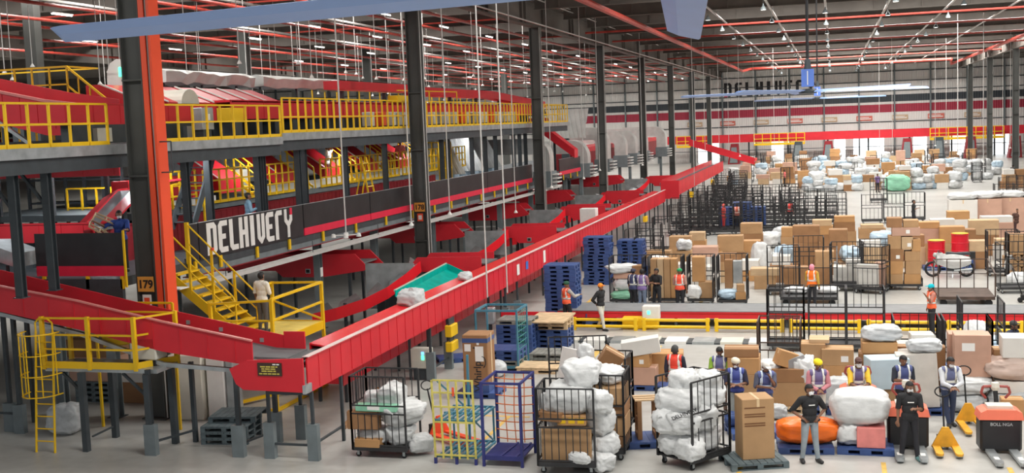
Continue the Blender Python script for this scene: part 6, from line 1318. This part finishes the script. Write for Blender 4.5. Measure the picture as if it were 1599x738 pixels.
# drums and motorcycle
def drum(x, y, label, z=0):
    t = thing('red_drum', label, 'drum', (x, y, z)); p = MB().lathe([(0, 0), (.29, 0), (.31, .02), (.29, .04), (.29, .3), (.305, .32), (.29, .34), (.29, .6), (.305, .62), (.29, .64), (.29, .9), (.31, .92), (.30, .94), (.27, .93), (0, .925)], 20); p.build('shell', mat('drum_red', (.62, .015, .03), .3), t); MB().lathe([(0, .945), (.26, .945), (.29, .965), (.27, .975), (0, .975)], 20).build('lid', YEL, t); return t
for k, (x, y, z) in enumerate(((4.56, 56.6, .157), (5.59, 56.6, .47))):
    for q in range(1 if not k else 3): pallet(PB, (x, y, .157*q), 0, ['blue pallet under the left red drum', 'blue pallet under the right red drum, lowest', 'blue pallet under the right red drum, middle', 'blue pallet under the right red drum, top'][q+k])
    dr = drum(x, y, ['red drum with a yellow lid, left one behind the motorcycle', 'red drum with a yellow lid, right one behind the motorcycle'][k], z); dr.scale = (1.3, 1.3, 1.25)
t = thing('motorcycle', 'silver motorcycle under a grey cover parked sideways before the red drums', 'motorcycle', (4.98, 54.0, 0)); 
for x in (-.78, .62):
    wl = MB(); prof = [(.30+.055*math.cos(a), .055*math.sin(a)) for a in np.linspace(0, 2*PI, 9)]; wl.lathe(prof, 24); wl.xf(Matrix.Translation((x, 0, .355)) @ Matrix.Rotation(PI/2, 4, 'X')); o = wl.build('wheel', RUB, t, smooth=True)
    sp = MB(); sp.tube((x, -.05, .355), (x, .05, .355), .05, 10)
    for q in range(6): sp.tube((x, 0, .355), (x+.29*math.cos(q*PI/3), 0, .355+.29*math.sin(q*PI/3)), .012, 5)
    sp.build('spokes', GALV, o)
SIL = mat('silver_cover', (.46, .46, .45), .4, .2, var=.15, scale=5, bump=.2)
bd = MB(); N_ = 14; rows = []
for i in range(N_+1):
    u = i/N_; x = -.62+1.42*u; top = .98+.10*math.sin(u*PI)-.1*u+(.10 if u < .15 else 0); bot = .60-.2*math.sin(u*PI); wd = .20+.08*math.sin(u*PI)
    rows.append([(x, -wd, bot), (x, -wd*1.1, (top+bot)/2), (x, -wd*.5, top), (x, wd*.5, top), (x, wd*1.1, (top+bot)/2), (x, wd, bot)])
for a_, c in zip(rows, rows[1:]): bd.add(a_+c, [(i, (i+1) % 6, (i+1) % 6+6, i+6) for i in range(6)])
bd.add(rows[0], [tuple(range(6))]); bd.add(rows[-1], [tuple(range(5, -1, -1))]); bd.build('covered_body', SIL, t)
MB().prism([(-.25, 1.02), (.75, .98), (.82, 1.06), (.7, 1.11), (.2, 1.08), (-.2, 1.12)], 'y', -.14, .14).build('seat', GRYD, t)
fk = MB(); fk.tube((-.78, -.09, .355), (-.55, -.09, 1.05), .03, 8); fk.tube((-.78, .09, .355), (-.55, .09, 1.05), .03, 8); fk.build('front_fork', GALV, t); hb = MB(); hb.path([(-.45, -.36, 1.14), (-.56, -.2, 1.12), (-.56, .2, 1.12), (-.45, .36, 1.14)], .02, 6); hb.build('handlebar', RUB, t); MB().ell((-.68, 0, .98), (.10, .12, .11)).build('headlamp', SIL, t)
MB().box(-.2, .3, -.14, .14, .28, .55).build('engine', GRYD, t); MB().tube((.1, -.17, .3), (.85, -.19, .38), .05, 8).build('exhaust', GALV, t); MB().box(.78, .98, -.16, .16, .78, 1.12).build('tail_box', RUB, t); MB().bar((.05, -.1, .3), (.02, -.32, .0), .03).build('side_stand', GALV, t)
# cage of brown rolls right of the motorcycle
cage((8.0, 52.4, 0), 0, 'black cage packed with brown rolled goods right of the motorcycle', W=1.9, D=1.1, H=2.1, sides='LBRF', nb=7)
RL = MB().tube((0, -.4, .13), (0, .4, .13), .128, 12).mesh('paper_roll', CARD[0])
for r_ in range(4):
    for k in range(6): tag(link('paper_roll', RL, None, (7.3+.28*k+(.14 if r_ % 2 else 0), 52.4, .235+.235*r_)), 'brown roll in the packed cage, %s in the %s layer' % (ORD[k], ORD[r_]), 'roll', 'brown rolls')
carton((7.55, 52.4, 1.2), .85, .7, .85, 0, 0, 'big brown carton on the rolls in the packed cage'); sack((8.45, 52.4, 1.2), .75, .6, .4, SKB[1], 0, 'pale blue bag on the rolls in the packed cage'); carton((8.4, 52.5, 1.6), .5, .5, .14, 4, 0, 'flat white box above the pale blue bag in the packed cage')
# ---- front row of goods behind the floor
ROW1 = []
def add(px, y, w, h, k, z=0, d=.8, group='cartons beyond the floor belt'):
    a = math.atan((px-800)/1794.58)-.275053; o = plain((y*math.tan(a), y, z), w, d, h, k, R.uniform(-.04, .04), group); ROW1.append(o); return o
def col_(px, y, items):
    z = 0; s = .62 if y > 55.5 else 1
    for w, h, k in items: add(px, y, w, h*s, k, z); z += h*s
for px, y, it in [(1098, 49, [(1.0, 1.2, 4)]), (1070, 49.5, [(.9, .35, 5), (.8, .9, 4)]), (1135, 52.5, [(1.2, .55, 3), (1.0, .4, 0), (.9, .35, 1)]), (1103, 51.5, [(1.2, 1.3, 4), (1.1, .45, 5)]), (1173, 53, [(.9, .5, 2), (.8, .45, 4)]), (1196, 50.5, [(.9, .6, 0), (1.2, .3, 3)]), (1222, 52.5, [(1.0, .8, 1), (.8, .4, 4)]), (1245, 50.5, [(1.0, .95, 1)]),
                   (1290, 52, [(.9, .75, 1), (.8, .7, 0)]), (1318, 51, [(.8, .45, 4), (.75, .45, 4)]), (1337, 51, [(.7, 1.2, 4)]), (1312, 54, [(1.0, 1.3, 1), (.8, .9, 1)]), (1360, 54, [(1.1, 1.4, 3), (1.0, .3, 4)]), (1262, 55, [(1.2, 1.5, 1), (1.2, .8, 1)]),
                   (1065, 58, [(1.2, 1.6, 0), (1.1, .9, 0)]), (1091, 60, [(.9, 1.8, 2), (.8, .7, 3)]), (1112, 57, [(1.1, 1.4, 2), (.8, .35, 0)]), (1143, 57.5, [(1.3, 1.3, 1), (1.25, 1.3, 0)]), (1174, 58, [(1.1, 1.2, 0), (1.0, .9, 2)]), (1176, 62, [(1.2, 2.0, 1), (1.1, .9, 0)]), (1030, 56, [(1.2, .9, 1), (1.2, .8, 0)]),
                   (1240, 62, [(1.2, 1.7, 0), (1.1, .8, 2)]), (1287, 63, [(1.2, 1.7, 1), (1.1, .75, 2), (1.0, .5, 3)]), (1322, 64, [(1.2, 1.8, 0), (1.1, .8, 1), (1.05, .5, 2)]), (1365, 61, [(1.4, 1.5, 1), (1.3, 1.0, 0), (1.1, .3, 3)]), (1392, 59, [(1.1, 1.7, 0), (1.0, .5, 3)]), (1452, 60, [(1.2, 1.4, 0), (1.2, 1.2, 5), (1.1, .5, 2)]), (1427, 57.5, [(1.2, 1.6, 3), (1.1, .9, 1)]),
                   (1490, 59.5, [(1.2, 1.5, 0), (1.15, 1.3, 2)]), (1512, 60.5, [(1.0, 1.5, 1), (.9, .9, 1)]), (1475, 63.5, [(1.3, 2.2, 4), (1.2, .6, 4)]), (1540, 62, [(1.4, 1.7, 1), (1.4, 1.2, 3)]), (1530, 57, [(.9, 1.3, 1), (.8, .8, 3)]), (1560, 64, [(1.6, 2.4, 5), (1.5, .5, 4)]), (1590, 57, [(1.0, .9, 0), (.9, .4, 4), (.9, .6, 1)]), (1500, 66, [(1.2, 2.4, 4), (1.1, .7, 2)]), (1575, 60, [(1.1, 1.2, 4), (1.0, .5, 3)])]: col_(px, y, it)
for o in ROW1:
    pass
number_off(ROW1, '%s', None)
cn = ['tan', 'dark brown', 'orange brown', 'pale', 'white', 'pinkish']
bycol = {}
for o in ROW1: bycol.setdefault((UM.index(o.children[0].data), 'on the floor' if o.location.z < .05 else 'stacked up'), []).append(o)
for (k, w_), l in bycol.items(): number_off(l, '%s carton %s beyond the floor belt, # from the left' % (cn[k], w_))
SK1 = []
for px, y, z, w, d, h, me in [(1330, 52.5, .9, 1.2, .8, .7, SKB[0]), (1300, 53, .0, 1.2, .8, .8, SKG[0]), (1232, 56.5, 0, 1.2, .9, 1.2, SKB[1]), (1207, 56, 0, 1.0, .9, .9, SKG[1]), (1380, 56, 1.2, 1.3, .9, .7, SKB[2]), (1070, 54.3, 1.25, .9, .7, .5, SK[1]), (1085, 50.5, .0, 1.2, .8, .5, SK[2]), (1105, 48.5, 0, .8, .6, .35, SK[3]), (1028, 50, 1.0, 1.0, .8, .5, SK[0]), (1190, 55, 0, .9, .8, 1.5, SK[4]), (1250, 66, 0, 1.2, 1, .9, SKG[2]), (1225, 68, 0, 1.2, 1, 1.0, SKG[0]), (1265, 67, 0, 1.2, 1, .8, SKG[1]), (1200, 66, 0, 1.2, 1, .9, SK[5]), (1595, 51, 0, .9, .8, .6, SK[2]), (1590, 53, .3, .8, .7, .8, SK[3])]:
    a = math.atan((px-800)/1794.58)-.275053
    if z: add(px, y+.05, w*.8, z, R.choice((0, 1, 5)))
    SK1.append(sack((y*math.tan(a), y, z), w, d, h, me, R.uniform(0, 3), 'x', 'sacks beyond the floor belt'))
number_off(SK1, 'plastic sack beyond the floor belt, # from the left')
late = [o for o in ROW1 if o['label'].startswith('x') or '%s' in o['label']]
number_off(late, 'carton under a plastic sack beyond the floor belt, # from the left')
for px, y in [(1105, 49), (1150, 50.5), (1200, 50.2), (1320, 50.8), (1225, 51.2)]:
    pass
C9 = []
for px, y in [(1225, 48.9), (1265, 52.6), (1325, 50.0), (1372, 51.0), (1015, 53.5), (1000, 57), (1015, 60), (1040, 64), (1590, 49.5), (1570, 54.5), (1085, 66)]:
    a = math.atan((px-800)/1794.58)-.275053; C9.append(cage((y*math.tan(a), y, 0), R.uniform(-.1, .1), 'x', W=1.3, D=.9, H=2.0, sides='LBR', nb=6, group='cages among the cartons'))
number_off(C9, 'black wire cage among the cartons beyond the floor belt, # from the left')
# striped pale bales at the right
for k, (px, y) in enumerate(((1507, 69), (1545, 69.5), (1580, 70))):
    a = math.atan((px-800)/1794.58)-.275053; carton((y*math.tan(a), y, 0), 1.5, 1, 2.3, [4, 5, 5][k], 0, 'tall striped pale bale at the right behind the cartons, %s of three' % ['left', 'middle', 'right'][k], tape=2); sack((y*math.tan(a), y, 2.3), 1.5, 1, .4, SK[k], 0, 'white padding on the %s striped bale' % ['left', 'middle', 'right'][k])
# ---- field of nested empty cages in the middle distance
FC = []
fproto = [cage((0, 0, 0), 0, 'x', W=1.3, D=.9, H=1.95, sides=s, nb=5, group='empty cages in the middle distance') for s in ('LBR', 'LBF')]
spots = []
for i, y in enumerate((73.5, 76, 79.5, 82.5, 86, 89.5, 93)):
    for px in range(1064 if i < 4 else 1092, 1310 if i < 5 else 1260, 33 if i < 4 else 29): spots.append((px+R.uniform(-1, 1)+(14 if i % 2 else 0), y))
spots += [(1365, 80), (1400, 80), (1432, 80.5), (1376, 98), (1578, 96), (1592, 97), (1572, 88)]
used = [False, False]
for i, (px, y) in enumerate(spots):
    a = math.atan((px-800)/1794.58)-.275053; k = i % 2; p = (y*math.tan(a), y+R.uniform(-.3, .3), 0); rz = R.choice((0, 0, .06, PI))
    if not used[k]: used[k] = True; fproto[k].location = p; FC.append(fproto[k])
    else: FC.append(dup(fproto[k], p, rz))
rows = {}
for o in FC: rows.setdefault(round(o.location.y/3.4), []).append(o)
for q, (kk, l) in enumerate(sorted(rows.items())): number_off(l, 'empty dark cage, # from the left in row %s of the distant cages' % ['one', 'two', 'three', 'four', 'five', 'six', 'seven', 'eight', 'nine', 'ten', 'eleven', 'twelve'][q])
BPL = []
for px in (1140, 1162, 1184):
    for k in range(9 if px != 1162 else 11):
        a = math.atan((px-800)/1794.58)-.275053; BPL.append(pallet(PB, (78*math.tan(a), 78.0, .157*k), 0, 'blue pallet in the %s distant stack among the cages, %s from the floor' % ({1140: 'left', 1162: 'middle', 1184: 'right'}[px], ORD[k]), 'distant blue stacks'))
# ---- far piles before the wall
FB, FS, FCg = [], [], []
cnt = 0
R.seed(21)
def far_pile(px, y, kind, hmax):
    a = math.atan((px-800)/1794.58)-.275053; x = y*math.tan(a); z = 0
    if kind == 'b':
        n = R.randint(1, 4)
        for _ in range(n):
            h = R.uniform(.4, .8); w = R.uniform(.9, 1.4)
            if z+h > hmax: break
            FB.append(plain((x+R.uniform(-.1, .1), y, z), w, .9, h, R.choice((0, 1, 0, 2, 1, 3, 5, 4)), R.uniform(-.1, .1), 'cartons in the far piles', tape=False)); z += h
    else:
        n = R.randint(1, 3)
        for _ in range(n):
            h = R.uniform(.5, .8)
            if z+h > hmax: break
            FS.append(sack((x+R.uniform(-.1, .1), y, z), R.uniform(1.0, 1.5), 1, h*1.15, R.choice(SK+SKG+SKB), R.uniform(0, 3), 'x', 'sacks in the far piles')); z += h*.95
for y, p0, p1, st, hm in ((113, 1268, 1500, 15, 2.0), (119, 1262, 1500, 17, 2.4), (126, 1150, 1560, 22, 2.5), (134, 1145, 1570, 22, 2.5), (143, 1150, 1560, 24, 2.5), (153, 1170, 1540, 24, 2.4), (165, 1180, 1520, 26, 2.4), (175, 1190, 1500, 30, 2.2)):
    px = p0
    while px < p1:
        if len(FB) < 165: far_pile(px+R.uniform(-4, 4), y+R.uniform(-.8, .8), 'b' if R.random() < .52 else 's', hm)
        px += st
for px in (1578, 1590, 1600): far_pile(px, 112, 'b', 2)
a = math.atan((1402-800)/1794.58)-.275053; FG = sack((116*math.tan(a), 111, 0), 2.2, 1.2, 1.5, sack_mesh(63, GREENS), 0, 'large pale green film wrapped bale in the far row')
for grp, fmt in ((FB, '%s carton in the far piles, # from the left among those'), (FS, '%s sack in the far piles, # from the left among those')):
    l2 = {}
    for o in grp: l2.setdefault(('low' if o.location.z < .3 else 'raised') + (' nearer' if o.location.y < 123 else ' middle' if o.location.y < 145 else ' farthest'), []).append(o)
    for k, l in l2.items(): number_off(l, fmt % k)
FCC = []; taken = [(o.location.x, o.location.y) for o in FC]
def free(x, y, d=1.55):
    if any(math.hypot(x-a_, y-b_) < d for a_, b_ in taken): return False
    taken.append((x, y)); return True
for i in range(42):
    px = R.uniform(1170, 1560); y = R.choice((122, 130, 138.5, 148, 159, 170)); a = math.atan((px-800)/1794.58)-.275053
    if free(y*math.tan(a), y): FCC.append(dup(fproto[i % 2], (y*math.tan(a), y, 0), R.choice((0, PI/2)), None, 'cages in the far piles'))
number_off(FCC, 'dark cage between the far piles, # from the left')
FC2 = []
for i in range(13):
    px = 1128+26*(i % 2)+R.uniform(-2, 2)+i*.6; y = 97+4*(i//2); a = math.atan((px-800)/1794.58)-.275053; FC2.append(dup(fproto[i % 2], (y*math.tan(a), y, 0), 0, None, 'cages beside the second conveyor'))
number_off(FC2, 'dark cage at the right of the second long conveyor, # from the left')
for k, (px, y) in enumerate(((1150, 180), (1250, 181), (1297, 179), (1420, 180), (1470, 181), (1520, 179), (1590, 176))):
    a = math.atan((px-800)/1794.58)-.275053; x = y*math.tan(a); t = thing('goods_chute', 'dark chute machine under the far gantry, %s from the left' % ORD[k], 'machine', (x, y, 0), 0, 'chutes under the far gantry'); MB().prism([(-.9, 0), (.9, 0), (.7, 3.1), (-.4, 3.1)], 'y', 0, 2).build('body', [DRED, GRYD, DRED][k % 3], t); MB().prism([(-.6, .2), (.6, .2), (.5, 2.6), (-.3, 2.6)], 'y', -.05, 0).build('front_panel', GRY, t)

for o in col.objects:
    if o.get('label') == 'x': print('UNLABELLED', o.name)
